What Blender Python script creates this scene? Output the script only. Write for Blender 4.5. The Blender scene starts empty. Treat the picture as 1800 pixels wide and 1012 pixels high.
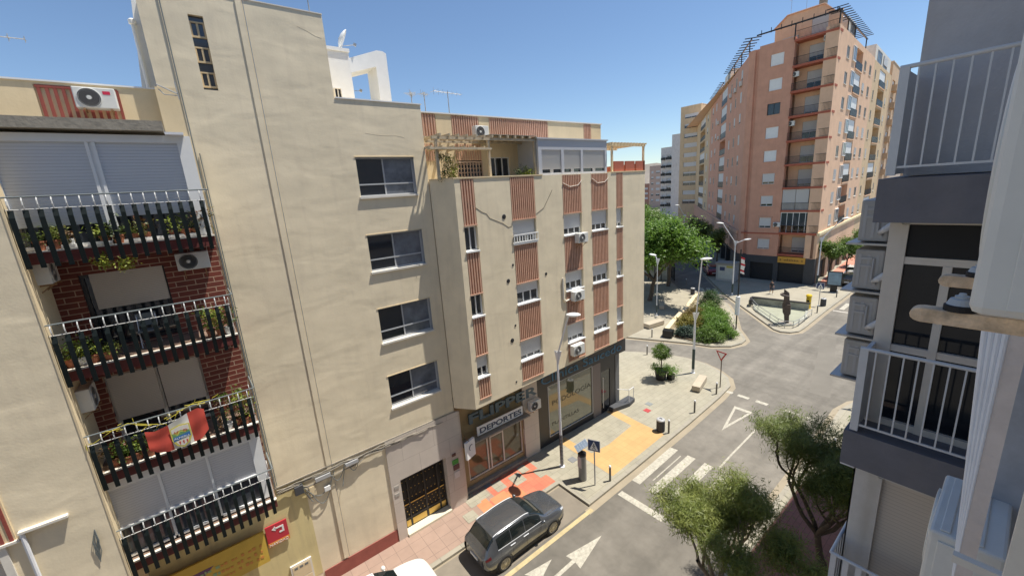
import bpy, bmesh, math, random
from mathutils import Vector, Matrix
R = math.radians
random.seed(7)
scene = bpy.context.scene
COL = scene.collection

# ---------------------------------------------------------------- camera, sky, sun
CAM_ROWS = [[0.78338, -0.61801, -0.06621], [-0.19376, -0.1416, -0.97078], [0.59057, 0.77331, -0.23067]]
cam = bpy.data.cameras.new('camera')
cam.sensor_width = 36.0
cam.lens = 36.0 * 711.78 / 1800.0
cam.clip_start = 0.05
cam.clip_end = 3000
cam_ob = bpy.data.objects.new('camera', cam)
COL.objects.link(cam_ob)
rt, dn, fw = [Vector(r) for r in CAM_ROWS]
mw = Matrix((( rt.x, -dn.x, -fw.x, 0), (rt.y, -dn.y, -fw.y, 0), (rt.z, -dn.z, -fw.z, 14.8), (0, 0, 0, 1)))
cam_ob.matrix_world = mw
scene.camera = cam_ob

SUN_EL, SUN_DIR = R(69.0), (0.894, -0.447)
world = bpy.data.worlds.new('World')
scene.world = world
world.use_nodes = True
wn = world.node_tree
sky = wn.nodes.new('ShaderNodeTexSky')
sky.sky_type = 'NISHITA'
sky.sun_disc = False
sky.sun_elevation = SUN_EL
sky.sun_rotation = math.atan2(SUN_DIR[0], SUN_DIR[1])
sky.air_density = 1.0
sky.dust_density = 0.0
sky.ozone_density = 4.0
bg = wn.nodes['Background']
bg.inputs['Strength'].default_value = 0.10
wn.links.new(sky.outputs['Color'], bg.inputs['Color'])
sun = bpy.data.lights.new('sun', 'SUN')
sun.energy = 5.0
sun.angle = R(0.5)
sun.color = (1.0, 0.95, 0.86)
sun_ob = bpy.data.objects.new('sun', sun)
COL.objects.link(sun_ob)
sv = Vector((SUN_DIR[0] * math.cos(SUN_EL), SUN_DIR[1] * math.cos(SUN_EL), math.sin(SUN_EL)))
sun_ob.rotation_euler = sv.to_track_quat('Z', 'Y').to_euler()
vs = scene.view_settings
vs.view_transform = 'Standard'
vs.look = 'None'
vs.exposure = 0.45
vs.gamma = 1.0

# ---------------------------------------------------------------- materials
MATS = {}
def mat(name, rgb, rough=0.8, var=0.0, vscale=1.5, bump=0.0, bscale=30.0, metal=0.0, spec=None, stain=None, coat=0.0):
    if name in MATS: return MATS[name]
    m = bpy.data.materials.new(name)
    m.use_nodes = True
    nt = m.node_tree; N = nt.nodes; L = nt.links
    b = N['Principled BSDF']
    b.inputs['Base Color'].default_value = (*rgb, 1)
    b.inputs['Roughness'].default_value = rough
    b.inputs['Metallic'].default_value = metal
    if spec is not None: b.inputs['Specular IOR Level'].default_value = spec
    if coat: b.inputs['Coat Weight'].default_value = coat; b.inputs['Coat Roughness'].default_value = 0.03
    if var or bump:
        tc = N.new('ShaderNodeTexCoord')
    if var:
        no = N.new('ShaderNodeTexNoise'); no.inputs['Scale'].default_value = vscale; no.inputs['Detail'].default_value = 8
        no.inputs['Roughness'].default_value = 0.65
        L.new(tc.outputs['Object'], no.inputs['Vector'])
        mr = N.new('ShaderNodeMapRange'); mr.inputs[1].default_value = .3; mr.inputs[2].default_value = .7
        mr.inputs[3].default_value = 1 - var; mr.inputs[4].default_value = 1 + var
        L.new(no.outputs['Fac'], mr.inputs[0])
        mx = N.new('ShaderNodeVectorMath'); mx.operation = 'SCALE'
        mx.inputs[0].default_value = rgb
        L.new(mr.outputs[0], mx.inputs['Scale'])
        out = mx.outputs[0]
        if stain:
            mp = N.new('ShaderNodeMapping'); mp.inputs['Scale'].default_value = (3, 3, .35)
            L.new(tc.outputs['Object'], mp.inputs['Vector'])
            n2 = N.new('ShaderNodeTexNoise'); n2.inputs['Scale'].default_value = 1.2; n2.inputs['Detail'].default_value = 6
            L.new(mp.outputs[0], n2.inputs['Vector'])
            r2 = N.new('ShaderNodeMapRange'); r2.inputs[1].default_value = .52; r2.inputs[2].default_value = .75
            r2.inputs[3].default_value = 0; r2.inputs[4].default_value = stain[1]
            L.new(n2.outputs['Fac'], r2.inputs[0])
            mm = N.new('ShaderNodeMix'); mm.data_type = 'RGBA'
            L.new(r2.outputs[0], mm.inputs[0]); L.new(out, mm.inputs[6]); mm.inputs[7].default_value = (*stain[0], 1)
            out = mm.outputs[2]
        L.new(out, b.inputs['Base Color'])
    if bump:
        nb = N.new('ShaderNodeTexNoise'); nb.inputs['Scale'].default_value = bscale; nb.inputs['Detail'].default_value = 5
        L.new(tc.outputs['Object'], nb.inputs['Vector'])
        bp = N.new('ShaderNodeBump'); bp.inputs['Strength'].default_value = bump; bp.inputs['Distance'].default_value = 0.02
        L.new(nb.outputs['Fac'], bp.inputs['Height']); L.new(bp.outputs[0], b.inputs['Normal'])
    MATS[name] = m
    return m

def stucco(name, rgb, ripple=1.0, stain=((.25, .2, .15), .35)):
    """painted render: broad trowel ripples seen in raking sun, fine grain, rain stains"""
    m = mat(name, rgb, .88, .09, .8, stain=stain)
    nt = m.node_tree; N = nt.nodes; L = nt.links; b = N['Principled BSDF']
    tc = N.new('ShaderNodeTexCoord')
    mp = N.new('ShaderNodeMapping'); mp.inputs['Scale'].default_value = (.6, .6, 1.25); mp.inputs['Rotation'].default_value = (0, R(7), 0)
    L.new(tc.outputs['Object'], mp.inputs['Vector'])
    n1 = N.new('ShaderNodeTexNoise'); n1.inputs['Scale'].default_value = .9; n1.inputs['Detail'].default_value = 2.2; n1.inputs['Distortion'].default_value = .35
    L.new(mp.outputs[0], n1.inputs['Vector'])
    n2 = N.new('ShaderNodeTexNoise'); n2.inputs['Scale'].default_value = 18; n2.inputs['Detail'].default_value = 4
    L.new(tc.outputs['Object'], n2.inputs['Vector'])
    b1 = N.new('ShaderNodeBump'); b1.inputs['Strength'].default_value = .30 * ripple; b1.inputs['Distance'].default_value = .10
    b2 = N.new('ShaderNodeBump'); b2.inputs['Strength'].default_value = .12; b2.inputs['Distance'].default_value = .02
    L.new(n1.outputs['Fac'], b1.inputs['Height']); L.new(n2.outputs['Fac'], b2.inputs['Height'])
    L.new(b1.outputs[0], b2.inputs['Normal']); L.new(b2.outputs[0], b.inputs['Normal'])
    return m

def tiled(name, c1, c2, mortar, scale=1.0, bw=.5, rh=.25, msize=.02, rough=.85, axis='XY', bump=.3, var=.12, offset=.5):
    m = mat(name, c1, rough)
    nt = m.node_tree; N = nt.nodes; L = nt.links; b = N['Principled BSDF']
    tc = N.new('ShaderNodeTexCoord'); src = tc.outputs['Object']
    if axis == 'XZ':
        sp = N.new('ShaderNodeSeparateXYZ'); cb = N.new('ShaderNodeCombineXYZ')
        L.new(src, sp.inputs[0]); L.new(sp.outputs[0], cb.inputs[0]); L.new(sp.outputs[2], cb.inputs[1]); src = cb.outputs[0]
    br = N.new('ShaderNodeTexBrick'); br.offset = offset
    br.inputs['Color1'].default_value = (*c1, 1); br.inputs['Color2'].default_value = (*c2, 1); br.inputs['Mortar'].default_value = (*mortar, 1)
    br.inputs['Scale'].default_value = scale; br.inputs['Brick Width'].default_value = bw; br.inputs['Row Height'].default_value = rh
    br.inputs['Mortar Size'].default_value = msize; br.inputs['Mortar Smooth'].default_value = .3
    L.new(src, br.inputs['Vector'])
    no = N.new('ShaderNodeTexNoise'); no.inputs['Scale'].default_value = .7; no.inputs['Detail'].default_value = 9; no.inputs['Roughness'].default_value = .7
    L.new(tc.outputs['Object'], no.inputs['Vector'])
    mr = N.new('ShaderNodeMapRange'); mr.inputs[1].default_value = .3; mr.inputs[2].default_value = .7
    mr.inputs[3].default_value = 1 - var; mr.inputs[4].default_value = 1 + var
    L.new(no.outputs['Fac'], mr.inputs[0])
    mx = N.new('ShaderNodeVectorMath'); mx.operation = 'SCALE'
    L.new(br.outputs['Color'], mx.inputs[0]); L.new(mr.outputs[0], mx.inputs['Scale']); L.new(mx.outputs[0], b.inputs['Base Color'])
    bp = N.new('ShaderNodeBump'); bp.inputs['Strength'].default_value = bump; bp.inputs['Distance'].default_value = .01; bp.invert = True
    L.new(br.outputs['Fac'], bp.inputs['Height']); L.new(bp.outputs[0], b.inputs['Normal'])
    return m

def ribbed(name, rgb, pitch=.045, rough=.5, strength=.6):
    """roller shutter slats as a wave along z"""
    m = mat(name, rgb, rough)
    nt = m.node_tree; N = nt.nodes; L = nt.links; b = N['Principled BSDF']
    tc = N.new('ShaderNodeTexCoord')
    w = N.new('ShaderNodeTexWave'); w.bands_direction = 'Z'; w.wave_profile = 'SAW'; w.inputs['Scale'].default_value = .314 / pitch
    L.new(tc.outputs['Object'], w.inputs['Vector'])
    bp = N.new('ShaderNodeBump'); bp.inputs['Strength'].default_value = strength; bp.inputs['Distance'].default_value = .015
    L.new(w.outputs['Fac'], bp.inputs['Height']); L.new(bp.outputs[0], b.inputs['Normal'])
    cr = N.new('ShaderNodeMapRange'); cr.inputs[1].default_value = .0; cr.inputs[2].default_value = .15; cr.inputs[3].default_value = .62; cr.inputs[4].default_value = 1
    L.new(w.outputs['Fac'], cr.inputs[0])
    mx = N.new('ShaderNodeVectorMath'); mx.operation = 'SCALE'; mx.inputs[0].default_value = rgb
    L.new(cr.outputs[0], mx.inputs['Scale']); L.new(mx.outputs[0], b.inputs['Base Color'])
    return m

def leafy(name, c1, c2, rough=.55, trans=.25):
    m = mat(name, c1, rough)
    nt = m.node_tree; N = nt.nodes; L = nt.links; b = N['Principled BSDF']
    tc = N.new('ShaderNodeTexCoord')
    no = N.new('ShaderNodeTexNoise'); no.inputs['Scale'].default_value = 2.2; no.inputs['Detail'].default_value = 6; no.inputs['Roughness'].default_value = .8
    L.new(tc.outputs['Object'], no.inputs['Vector'])
    cr = N.new('ShaderNodeValToRGB'); cr.color_ramp.elements[0].position = .35; cr.color_ramp.elements[1].position = .65
    cr.color_ramp.elements[0].color = (*c1, 1); cr.color_ramp.elements[1].color = (*c2, 1)
    L.new(no.outputs['Fac'], cr.inputs[0]); L.new(cr.outputs[0], b.inputs['Base Color'])
    tr = N.new('ShaderNodeBsdfTranslucent'); ms = N.new('ShaderNodeMixShader'); ms.inputs[0].default_value = trans
    L.new(cr.outputs[0], tr.inputs['Color'])
    L.new(b.outputs[0], ms.inputs[1]); L.new(tr.outputs[0], ms.inputs[2]); L.new(ms.outputs[0], N['Material Output'].inputs['Surface'])
    return m

M_tan = stucco('tan_stucco', (.80, .69, .495), 1.0, ((.50, .42, .32), .22))
M_tan2 = stucco('tan_stucco_smooth', (.80, .69, .495), .6, ((.50, .42, .31), .25))
M_cream = stucco('cream_stucco', (.74, .60, .38), .3, ((.35, .27, .16), .15))
M_yellow = stucco('yellow_stucco', (.66, .55, .28), .3)
M_concrete = mat('raw_concrete', (.30, .27, .22), .9, .2, 3, .5, 12)
M_white = mat('white_paint', (.80, .80, .78), .5, .04, 3)
M_offw = mat('offwhite_paint', (.72, .68, .60), .6, .1, 2)
M_alu = mat('white_aluminium', (.72, .73, .75), .35, .03, 4)
M_greyalu = mat('grey_aluminium', (.42, .42, .42), .4)
M_dark = mat('dark_opening', (.018, .018, .02), .6)
M_glass = mat('window_glass', (.022, .026, .032), .04, spec=.9)
M_glassb = mat('blue_grey_glass', (.055, .065, .078), .08, spec=.8)
M_curtain = mat('curtain_behind_glass', (.16, .17, .19), .25, .15, 6)
M_shut = ribbed('white_shutter', (.66, .66, .66))
M_shutg = ribbed('grey_shutter', (.58, .57, .55))
M_shutw = ribbed('warm_shutter', (.60, .54, .47), .05)
M_salmon = mat('salmon_rib', (.60, .36, .25), .8, .12, 3)
M_salmonb = mat('salmon_backing', (.62, .45, .33), .85, .1, 3)
M_redrib = mat('dark_red_rib', (.30, .07, .05), .7, .1, 3)
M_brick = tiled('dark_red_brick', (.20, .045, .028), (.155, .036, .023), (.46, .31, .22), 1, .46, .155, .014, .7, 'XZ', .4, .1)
M_redfascia = mat('dark_red_fascia', (.15, .035, .03), .75, .15, 4)
M_green = mat('dark_green_metal', (.005, .010, .010), .6, .1, 5, spec=.25)
M_greyrail = mat('grey_rail', (.16, .18, .18), .4)
M_rust = mat('rusty_metal', (.30, .17, .08), .8, .4, 14, .5, 40)
M_marble = tiled('pale_marble_cladding', (.60, .53, .46), (.56, .49, .42), (.38, .32, .27), 1, 1.5, .95, .008, .45, 'XZ', .2, .1)
M_slate = mat('dark_cladding', (.030, .030, .033), .4, .1, 2)
M_red = mat('dark_red_paint', (.30, .09, .07), .8, .12, 3)
M_black = mat('black_metal', (.012, .012, .013), .4)
M_gold = mat('gold_metal', (.55, .38, .12), .35, metal=.8)
M_rubber = mat('rubber', (.015, .015, .016), .75)
M_acw = mat('ac_white', (.70, .70, .66), .45, .06, 4)
M_acg = mat('ac_grille', (.20, .20, .19), .5)
M_galv = mat('galvanised_steel', (.42, .42, .41), .4, .1, 6, metal=.4)
M_terra = mat('terracotta', (.35, .13, .07), .8, .15, 8)
M_leafp = leafy('pot_plant_leaf', (.03, .06, .015), (.10, .13, .03))
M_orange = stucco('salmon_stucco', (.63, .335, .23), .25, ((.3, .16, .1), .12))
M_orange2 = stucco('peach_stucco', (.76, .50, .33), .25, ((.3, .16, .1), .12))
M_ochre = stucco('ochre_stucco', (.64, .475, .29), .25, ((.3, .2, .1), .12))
M_slabred = mat('slab_edge_red', (.42, .12, .07), .8, .1, 3)
M_grey3 = mat('shop_grey', (.060, .062, .068), .7, .08, 2)

# ---------------------------------------------------------------- mesh helpers
class MB:
    def __init__(s): s.v = []; s.f = []; s.m = []
    def add(s, vs, fs, mi=0):
        o = len(s.v); s.v += [tuple(p) for p in vs]; s.f += [tuple(i + o for i in f) for f in fs]; s.m += [mi] * len(fs)
    def box(s, x0, x1, y0, y1, z0, z1, mi=0):
        s.add([(x0, y0, z0), (x1, y0, z0), (x1, y1, z0), (x0, y1, z0), (x0, y0, z1), (x1, y0, z1), (x1, y1, z1), (x0, y1, z1)],
              [(0, 3, 2, 1), (4, 5, 6, 7), (0, 1, 5, 4), (1, 2, 6, 5), (2, 3, 7, 6), (3, 0, 4, 7)], mi)
    def fbox(s, fr, a0, a1, z0, z1, d0, d1, mi=0):
        P = lambda a, d, z: FP(fr, a, d, z)
        s.add([P(a0, d0, z0), P(a1, d0, z0), P(a1, d1, z0), P(a0, d1, z0), P(a0, d0, z1), P(a1, d0, z1), P(a1, d1, z1), P(a0, d1, z1)],
              [(0, 3, 2, 1), (4, 5, 6, 7), (0, 1, 5, 4), (1, 2, 6, 5), (2, 3, 7, 6), (3, 0, 4, 7)], mi)
    def prism(s, poly, z0, z1, mi=0, top=True, bot=True):
        n = len(poly)
        vs = [(*p, z0) for p in poly] + [(*p, z1) for p in poly]
        fs = [(i, (i + 1) % n, (i + 1) % n + n, i + n) for i in range(n)]
        if top: fs.append(tuple(range(n, 2 * n)))
        if bot: fs.append(tuple(range(n - 1, -1, -1)))
        s.add(vs, fs, mi)
    def xprism(s, fr, poly, d0, d1, mi=0):
        """polygon in (a,z) of a facade frame, thickness d0..d1"""
        n = len(poly)
        vs = [FP(fr, a, d0, z) for a, z in poly] + [FP(fr, a, d1, z) for a, z in poly]
        s.add(vs, [(i, (i + 1) % n, (i + 1) % n + n, i + n) for i in range(n)] + [tuple(range(n, 2 * n)), tuple(range(n - 1, -1, -1))], mi)
    def tube(s, pts, r, seg=8, mi=0, r2=None, cap=True):
        pts = [Vector(p) for p in pts]; n = len(pts); vs = []; fs = []
        up = None
        for i, p in enumerate(pts):
            t = (pts[min(i + 1, n - 1)] - pts[max(i - 1, 0)]).normalized()
            if up is None:
                up = Vector((0, 0, 1)) if abs(t.z) < .9 else Vector((1, 0, 0))
            a = t.cross(up)
            if a.length < 1e-4: a = t.cross(Vector((0, 1, 0.1)))
            a.normalize(); b = a.cross(t); up = b
            rr = r if r2 is None else r + (r2 - r) * i / max(1, n - 1)
            if isinstance(r, (list, tuple)): rr = r[i]
            for k in range(seg):
                w = 2 * math.pi * k / seg
                vs.append(p + (a * math.cos(w) + b * math.sin(w)) * rr)
        for i in range(n - 1):
            for k in range(seg):
                k2 = (k + 1) % seg
                fs.append((i * seg + k, i * seg + k2, (i + 1) * seg + k2, (i + 1) * seg + k))
        if cap: fs += [tuple(range(seg - 1, -1, -1)), tuple(range((n - 1) * seg, n * seg))]
        s.add(vs, fs, mi)
    def cyl(s, x, y, z0, z1, r, seg=16, mi=0, r2=None): s.tube([(x, y, z0), (x, y, z1)], r, seg, mi, r2)
    def lathe(s, prof, c=(0, 0, 0), axis='Z', seg=20, mi=0):
        vs = []; n = len(prof)
        for r, h in prof:
            for k in range(seg):
                w = 2 * math.pi * k / seg; a, b = r * math.cos(w), r * math.sin(w)
                q = {'Z': (a, b, h), 'Y': (a, h, b), 'X': (h, a, b)}[axis]
                vs.append((q[0] + c[0], q[1] + c[1], q[2] + c[2]))
        fs = [(i * seg + k, i * seg + (k + 1) % seg, (i + 1) * seg + (k + 1) % seg, (i + 1) * seg + k) for i in range(n - 1) for k in range(seg)]
        fs += [tuple(range(seg - 1, -1, -1)), tuple(range((n - 1) * seg, n * seg))]
        s.add(vs, fs, mi)
    def build(s, name, mats, parent=None, smooth=False, bevel=0, fix=True, origin=None):
        me = bpy.data.meshes.new(name)
        off = Vector((0, 0, 0))
        p = parent
        while p is not None and not getattr(s, 'local', False):
            off += Vector(p.location); p = p.parent
        if origin is not None and parent is None: off = Vector(origin)
        me.from_pydata([(a - off.x, b - off.y, c - off.z) for a, b, c in s.v], [], s.f)
        if not isinstance(mats, (list, tuple)): mats = [mats]
        for m in mats: me.materials.append(m)
        if len(mats) > 1: me.polygons.foreach_set('material_index', s.m)
        if fix:
            bm = bmesh.new(); bm.from_mesh(me)
            if smooth: bmesh.ops.remove_doubles(bm, verts=bm.verts, dist=1e-5)
            bmesh.ops.recalc_face_normals(bm, faces=bm.faces)
            bm.to_mesh(me); bm.free()
        if smooth: me.polygons.foreach_set('use_smooth', [True] * len(me.polygons))
        me.update()
        o = bpy.data.objects.new(name, me); COL.objects.link(o)
        if origin is not None and parent is None: o.location = off
        if parent is not None: o.parent = parent
        if bevel:
            b = o.modifiers.new('bevel', 'BEVEL'); b.width = bevel; b.segments = 2; b.limit_method = 'ANGLE'
        return o

def FR(ox, oy, ux, uy):
    l = math.hypot(ux, uy); return (ox, oy, ux / l, uy / l)
def FP(fr, a, d, z):
    ox, oy, ux, uy = fr
    return (ox + ux * a + uy * d, oy + uy * a - ux * d, z)
def tag(o, label, cat, group=None):
    o['label'] = label; o['category'] = cat
    if group: o['group'] = group
    return o
def thing(name, label, cat, loc=(0, 0, 0), group=None, rz=0):
    o = bpy.data.objects.new(name, None); o.empty_display_size = .1; COL.objects.link(o); o.location = loc; o.rotation_euler = (0, 0, rz)
    return tag(o, label, cat, group)
def struct(name, mb, mats, **k):
    o = mb.build(name, mats, **k); o['kind'] = 'structure'; return o
def copy_tree(o, parent=None):
    c = o.copy(); COL.objects.link(c)
    if parent is not None: c.parent = parent
    for ch in o.children: copy_tree(ch, c)
    return c
def dup(o, loc, rz=None, label=None, scale=None):
    c = copy_tree(o); c.location = loc
    if rz is not None: c.rotation_euler = (0, 0, rz)
    if label: c['label'] = label
    if scale: c.scale = scale
    return c
def L():   # a local-coordinate mesh builder
    m = MB(); m.local = True; return m

def wallsheet(mb, fr, a0, a1, z0, z1, ops=(), rev=.2, thick=.5, zb=None, mi=0, mr=None):
    """front skin with real openings (a0,a1,z0,z1[,depth]) and reveals; closed at its edges back to 'thick'"""
    if mr is None: mr = mi
    A = sorted({a0, a1} | {q for o in ops for q in o[:2] if a0 < q < a1}); Z = sorted({z0, z1} | {q for o in ops for q in o[2:4] if z0 < q < z1})
    zz = lambda z, a: (zb(a) if (zb and z == z0) else z)
    for i in range(len(A) - 1):
        j = 0
        while j < len(Z) - 1:
            am = (A[i] + A[i + 1]) / 2; inside = lambda q: any(o[0] < am < o[1] and o[2] < q < o[3] for o in ops)
            if inside((Z[j] + Z[j + 1]) / 2): j += 1; continue
            k = j + 1
            while k < len(Z) - 1 and not inside((Z[k] + Z[k + 1]) / 2): k += 1
            mb.add([FP(fr, A[i], 0, zz(Z[j], A[i])), FP(fr, A[i + 1], 0, zz(Z[j], A[i + 1])), FP(fr, A[i + 1], 0, Z[k]), FP(fr, A[i], 0, Z[k])], [(0, 1, 2, 3)], mi)
            j = k
    for o in ops:
        d = -(o[4] if len(o) > 4 else rev)
        c = [(o[0], o[2]), (o[1], o[2]), (o[1], o[3]), (o[0], o[3])]
        for q in range(4):
            p1, p2 = c[q], c[(q + 1) % 4]
            mb.add([FP(fr, p1[0], 0, p1[1]), FP(fr, p2[0], 0, p2[1]), FP(fr, p2[0], d, p2[1]), FP(fr, p1[0], d, p1[1])], [(0, 1, 2, 3)], mr)
    zl, zr = zz(z0, a0), zz(z0, a1)
    c = [(a0, zl), (a1, zr), (a1, z1), (a0, z1)]
    for q in range(4):
        p1, p2 = c[q], c[(q + 1) % 4]
        mb.add([FP(fr, p1[0], 0, p1[1]), FP(fr, p2[0], 0, p2[1]), FP(fr, p2[0], -thick, p2[1]), FP(fr, p1[0], -thick, p1[1])], [(0, 1, 2, 3)], mi)

def text(body, size, loc, rot, m, parent, name, extrude=.01, sx=1.0, bold=0.0, align='LEFT', width=None):
    cu = bpy.data.curves.new(name, 'FONT'); cu.body = body; cu.size = size; cu.extrude = extrude; cu.align_x = align; cu.offset = bold
    cu.resolution_u = 3
    t = bpy.data.objects.new(name, cu); COL.objects.link(t)
    bpy.context.view_layer.update()
    dg = bpy.context.evaluated_depsgraph_get()
    me = bpy.data.meshes.new_from_object(t.evaluated_get(dg))
    bpy.data.objects.remove(t); bpy.data.curves.remove(cu)
    xs = [v.co.x for v in me.vertices]
    if width: sx = width / (max(xs) - min(xs))
    rm = Matrix.Rotation(rot[2], 4, 'Z') @ Matrix.Rotation(rot[0], 4, 'X')
    off = Vector((0, 0, 0)); p = parent
    while p is not None: off += Vector(p.location); p = p.parent
    for v in me.vertices:
        c = Vector((v.co.x * sx, v.co.y, v.co.z)); v.co = rm @ c + Vector(loc) - off
    me.materials.clear(); me.materials.append(m)
    o = bpy.data.objects.new(name, me); COL.objects.link(o)
    if parent is not None: o.parent = parent
    return o
RF = (math.pi / 2, 0, 0)            # faces -Y
RX = (math.pi / 2, 0, -math.pi / 2)  # faces -X

def window(fr, a0, a1, z0, z1, dep, parent, kind='shutter', frame=M_alu, sill=True, sh=None, gap=0.0, fw=.05, cols=2, pane=None, sillm=None, name='window'):
    """a window set in its opening: frame mesh, with pane / roller shutter / sill as sub-parts"""
    f = MB()
    d0, d1 = -dep - .03, -dep + .04
    f.fbox(fr, a0, a0 + fw, z0, z1, d0, d1); f.fbox(fr, a1 - fw, a1, z0, z1, d0, d1)
    f.fbox(fr, a0 + fw, a1 - fw, z1 - fw, z1, d0, d1); f.fbox(fr, a0 + fw, a1 - fw, z0, z0 + fw, d0, d1)
    for k in range(1, cols):
        c = a0 + (a1 - a0) * k / cols; f.fbox(fr, c - fw / 2, c + fw / 2, z0 + fw, z1 - fw, d0, d1 - .01)
    w = f.build(name, frame, parent)
    g = MB(); g.fbox(fr, a0 + fw * .5, a1 - fw * .5, z0 + fw * .5, z1 - fw * .5, d0 - .04, d0 + .015); g.build('pane', pane or M_glass, w)
    if kind == 'shutter':
        s = MB(); zs = z0 + (z1 - z0) * gap
        s.fbox(fr, a0 + .02, a1 - .02, zs, z1 - .005, d1 + .003, d1 + .03); s.build('shutter', sh or M_shut, w)
    if sill:
        s = MB(); s.fbox(fr, a0 - .04, a1 + .04, z0 - .06, z0 + .004, -dep + .005, .06); s.build('sill', sillm or M_offw, w)
    return w

# ================================================================ large structure
# ---------------------------------------------------------------- tan building with recessed balconies and tower
FA = FR(0, 15.5, 1, 0)
A = thing('apartment_building', 'tan rendered apartment building with brick balcony recess and tower, left of the striped one', 'building', (0, 15.5, 0))
AW = [(5.12, 7.38, 14.97, 16.38), (5.12, 7.38, 12.14, 13.55), (5.12, 7.38, 9.22, 10.64), (5.12, 7.38, 6.34, 7.76)]
w = MB()
wallsheet(w, FA, .46, 7.93, 5.03, 16.9, AW, .2, .5, mr=1)
wallsheet(w, FA, 0, 4.71, 16.9, 20.88, [(1.06, 1.41, 18.28, 20.24)], .18, .5)
wallsheet(w, FA, 4.71, 7.93, 16.9, 18.33, [], .2, .4)
w.build('wall', [M_tan, mat('grey_reveal', (.30, .31, .33), .6)], A)
w = MB(); w.box(.01, 4.70, 16.0, 20, 5, 20.87); w.box(4.71, 7.92, 16.0, 26, 5, 18.31); w.box(-12, .0, 16.3, 26, 0, 17.0); w.box(.3, 7.9, 16.05, 26, 0, 5.0); w.build('wall', M_tan2, A)
w = MB(); w.fbox(FA, 4.73, 7.97, 18.33, 18.37, -.45, .03); w.build('coping', M_white, A)
w = MB(); w.fbox(FA, 0, 4.72, 20.88, 20.91, -.45, .02); w.build('coping', M_offw, A)
w = MB(); w.fbox(FA, 2.28, 2.44, .7, 20.86, 0.0, .03); w.build('pilaster_strip', M_tan2, A)
w = MB(); w.tube([FP(FA, 2.475, .03, z) for z in (.7, 20.85)], .012, 6); w.build('cable', M_galv, A)
w = MB(); w.tube([FP(FA, .50, .03, z) for z in (15.5, 17.3, 20.86)], .016, 6); w.tube([FP(FA, .53, .03, z) for z in (5.1, 15.5)], .02, 6); w.tube([FP(FA, .60, .03, z) for z in (5.1, 12, 16.5)], .014, 6); w.build('cable', M_greyrail, A)
w = MB(); w.fbox(FA, -.06, .44, 16.95, 18.26, 0.004, .012); w.build('painted_strip', M_cream, A)
M_crk = mat('hairline', (.56, .47, .33), .9)
for pts in ([(3.9, 20.40), (4.15, 20.32), (4.4, 20.2), (4.6, 20.16)], [(5.6, 17.22), (5.9, 17.18), (6.3, 17.15), (6.8, 17.16), (7.1, 17.10)]):
    w = MB(); w.tube([FP(FA, a, .0, z) for a, z in pts], .004, 4); w.build('wall_crack', M_crk, A)
# stair windows
for i, (a0, a1, z0, z1) in enumerate(AW):
    f = MB(); d0, d1 = -.2, -.14; mid = a0 + (a1 - a0) * .46; zb = z0 + .42
    f.fbox(FA, a0, a0 + .05, z0, z1, d0, d1); f.fbox(FA, a1 - .05, a1, z0, z1, d0, d1)
    f.fbox(FA, a0 + .05, a1 - .05, z1 - .05, z1, d0, d1); f.fbox(FA, a0 + .05, a1 - .05, z0, z0 + .06, d0, d1)
    f.fbox(FA, a0 + .05, a1 - .05, zb, zb + .05, d0, d1 + .01); f.fbox(FA, mid - .025, mid + .025, z0 + .06, z1 - .05, d0, d1 - .008)
    wd = f.build('window', mat('dull_alu', (.46, .47, .48), .45), A)
    g = MB(); g.fbox(FA, a0 + .02, mid, z0 + .02, z1 - .02, d0 - .04, d0 + .02); g.build('pane', M_glass, wd)
    g = MB(); g.fbox(FA, mid, a1 - .02, z0 + .02, z1 - .02, d0 - .03, d0 + .025); g.build('pane', mat('curtained_glass', (.15, .165, .19), .10, .35, 2.2, spec=.8), wd)
    s = MB(); s.fbox(FA, a0 - .05, a1 + .03, z0 - .07, z0 + .004, -.15, .07); s.build('sill', M_offw, wd)
    s = MB(); s.fbox(FA, a0 - .04, a1 + .04, z1, z1 + .035, -.1, .018); s.build('lintel', M_cream, wd)
# tower slit window: three glazed units between grey panels
f = MB()
for k in range(3):
    zt = 20.24 - k * .66 - .14
    f.fbox(FA, 1.06, 1.41, zt - .04, zt, -.13, -.08); f.fbox(FA, 1.06, 1.41, zt - .42, zt - .37, -.13, -.08)
    f.fbox(FA, 1.06, 1.10, zt - .37, zt - .04, -.13, -.085); f.fbox(FA, 1.37, 1.41, zt - .37, zt - .04, -.13, -.085); f.fbox(FA, 1.21, 1.26, zt - .37, zt - .04, -.13, -.085)
wd = f.build('window', mat('cream_frame', (.62, .48, .28), .6), A)
g = MB(); g.fbox(FA, 1.06, 1.41, 18.28, 20.24, -.19, -.12); g.build('pane', M_glassb, wd)
# ground floor
w = MB()
wallsheet(w, FR(0, 15.53, 1, 0), -3.2, 4.56, 0, 5.0, [(-2.9, -.2, 0, 2.35)], .3, .5)
w.build('ground_floor_wall', M_tan2, A)
w = MB(); w.fbox(FA, -3.2, 1.45, .6, 4.98, -.03, -.022); w.build('painted_strip', M_yellow, A)
w = MB(); w.fbox(FA, 1.5, 4.55, 0, .62, -.02, .012); w.build('painted_base', M_red, A)
w = MB(); w.fbox(FA, .3, 7.95, 4.99, 5.04, -.02, .035); w.build('drip_edge', M_concrete, A)
w = MB(); wallsheet(w, FR(0, 15.46, 1, 0), 4.56, 8.1, 0.0, 4.985, [(4.98, 7.22, .09, 2.93)], .45, .3); w.build('portal_cladding', M_marble, A)
w = MB(); w.fbox(FA, 4.985, 7.215, .0, .13, -.38, .14); w.build('door_step', mat('pale_step', (.66, .60, .46), .6, .08, 3), A)
g = MB()
for x in (5.02, 5.32, 6.13, 6.82, 7.13): g.fbox(FA, x, x + .07, .14, 2.93, -.34, -.28)
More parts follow.
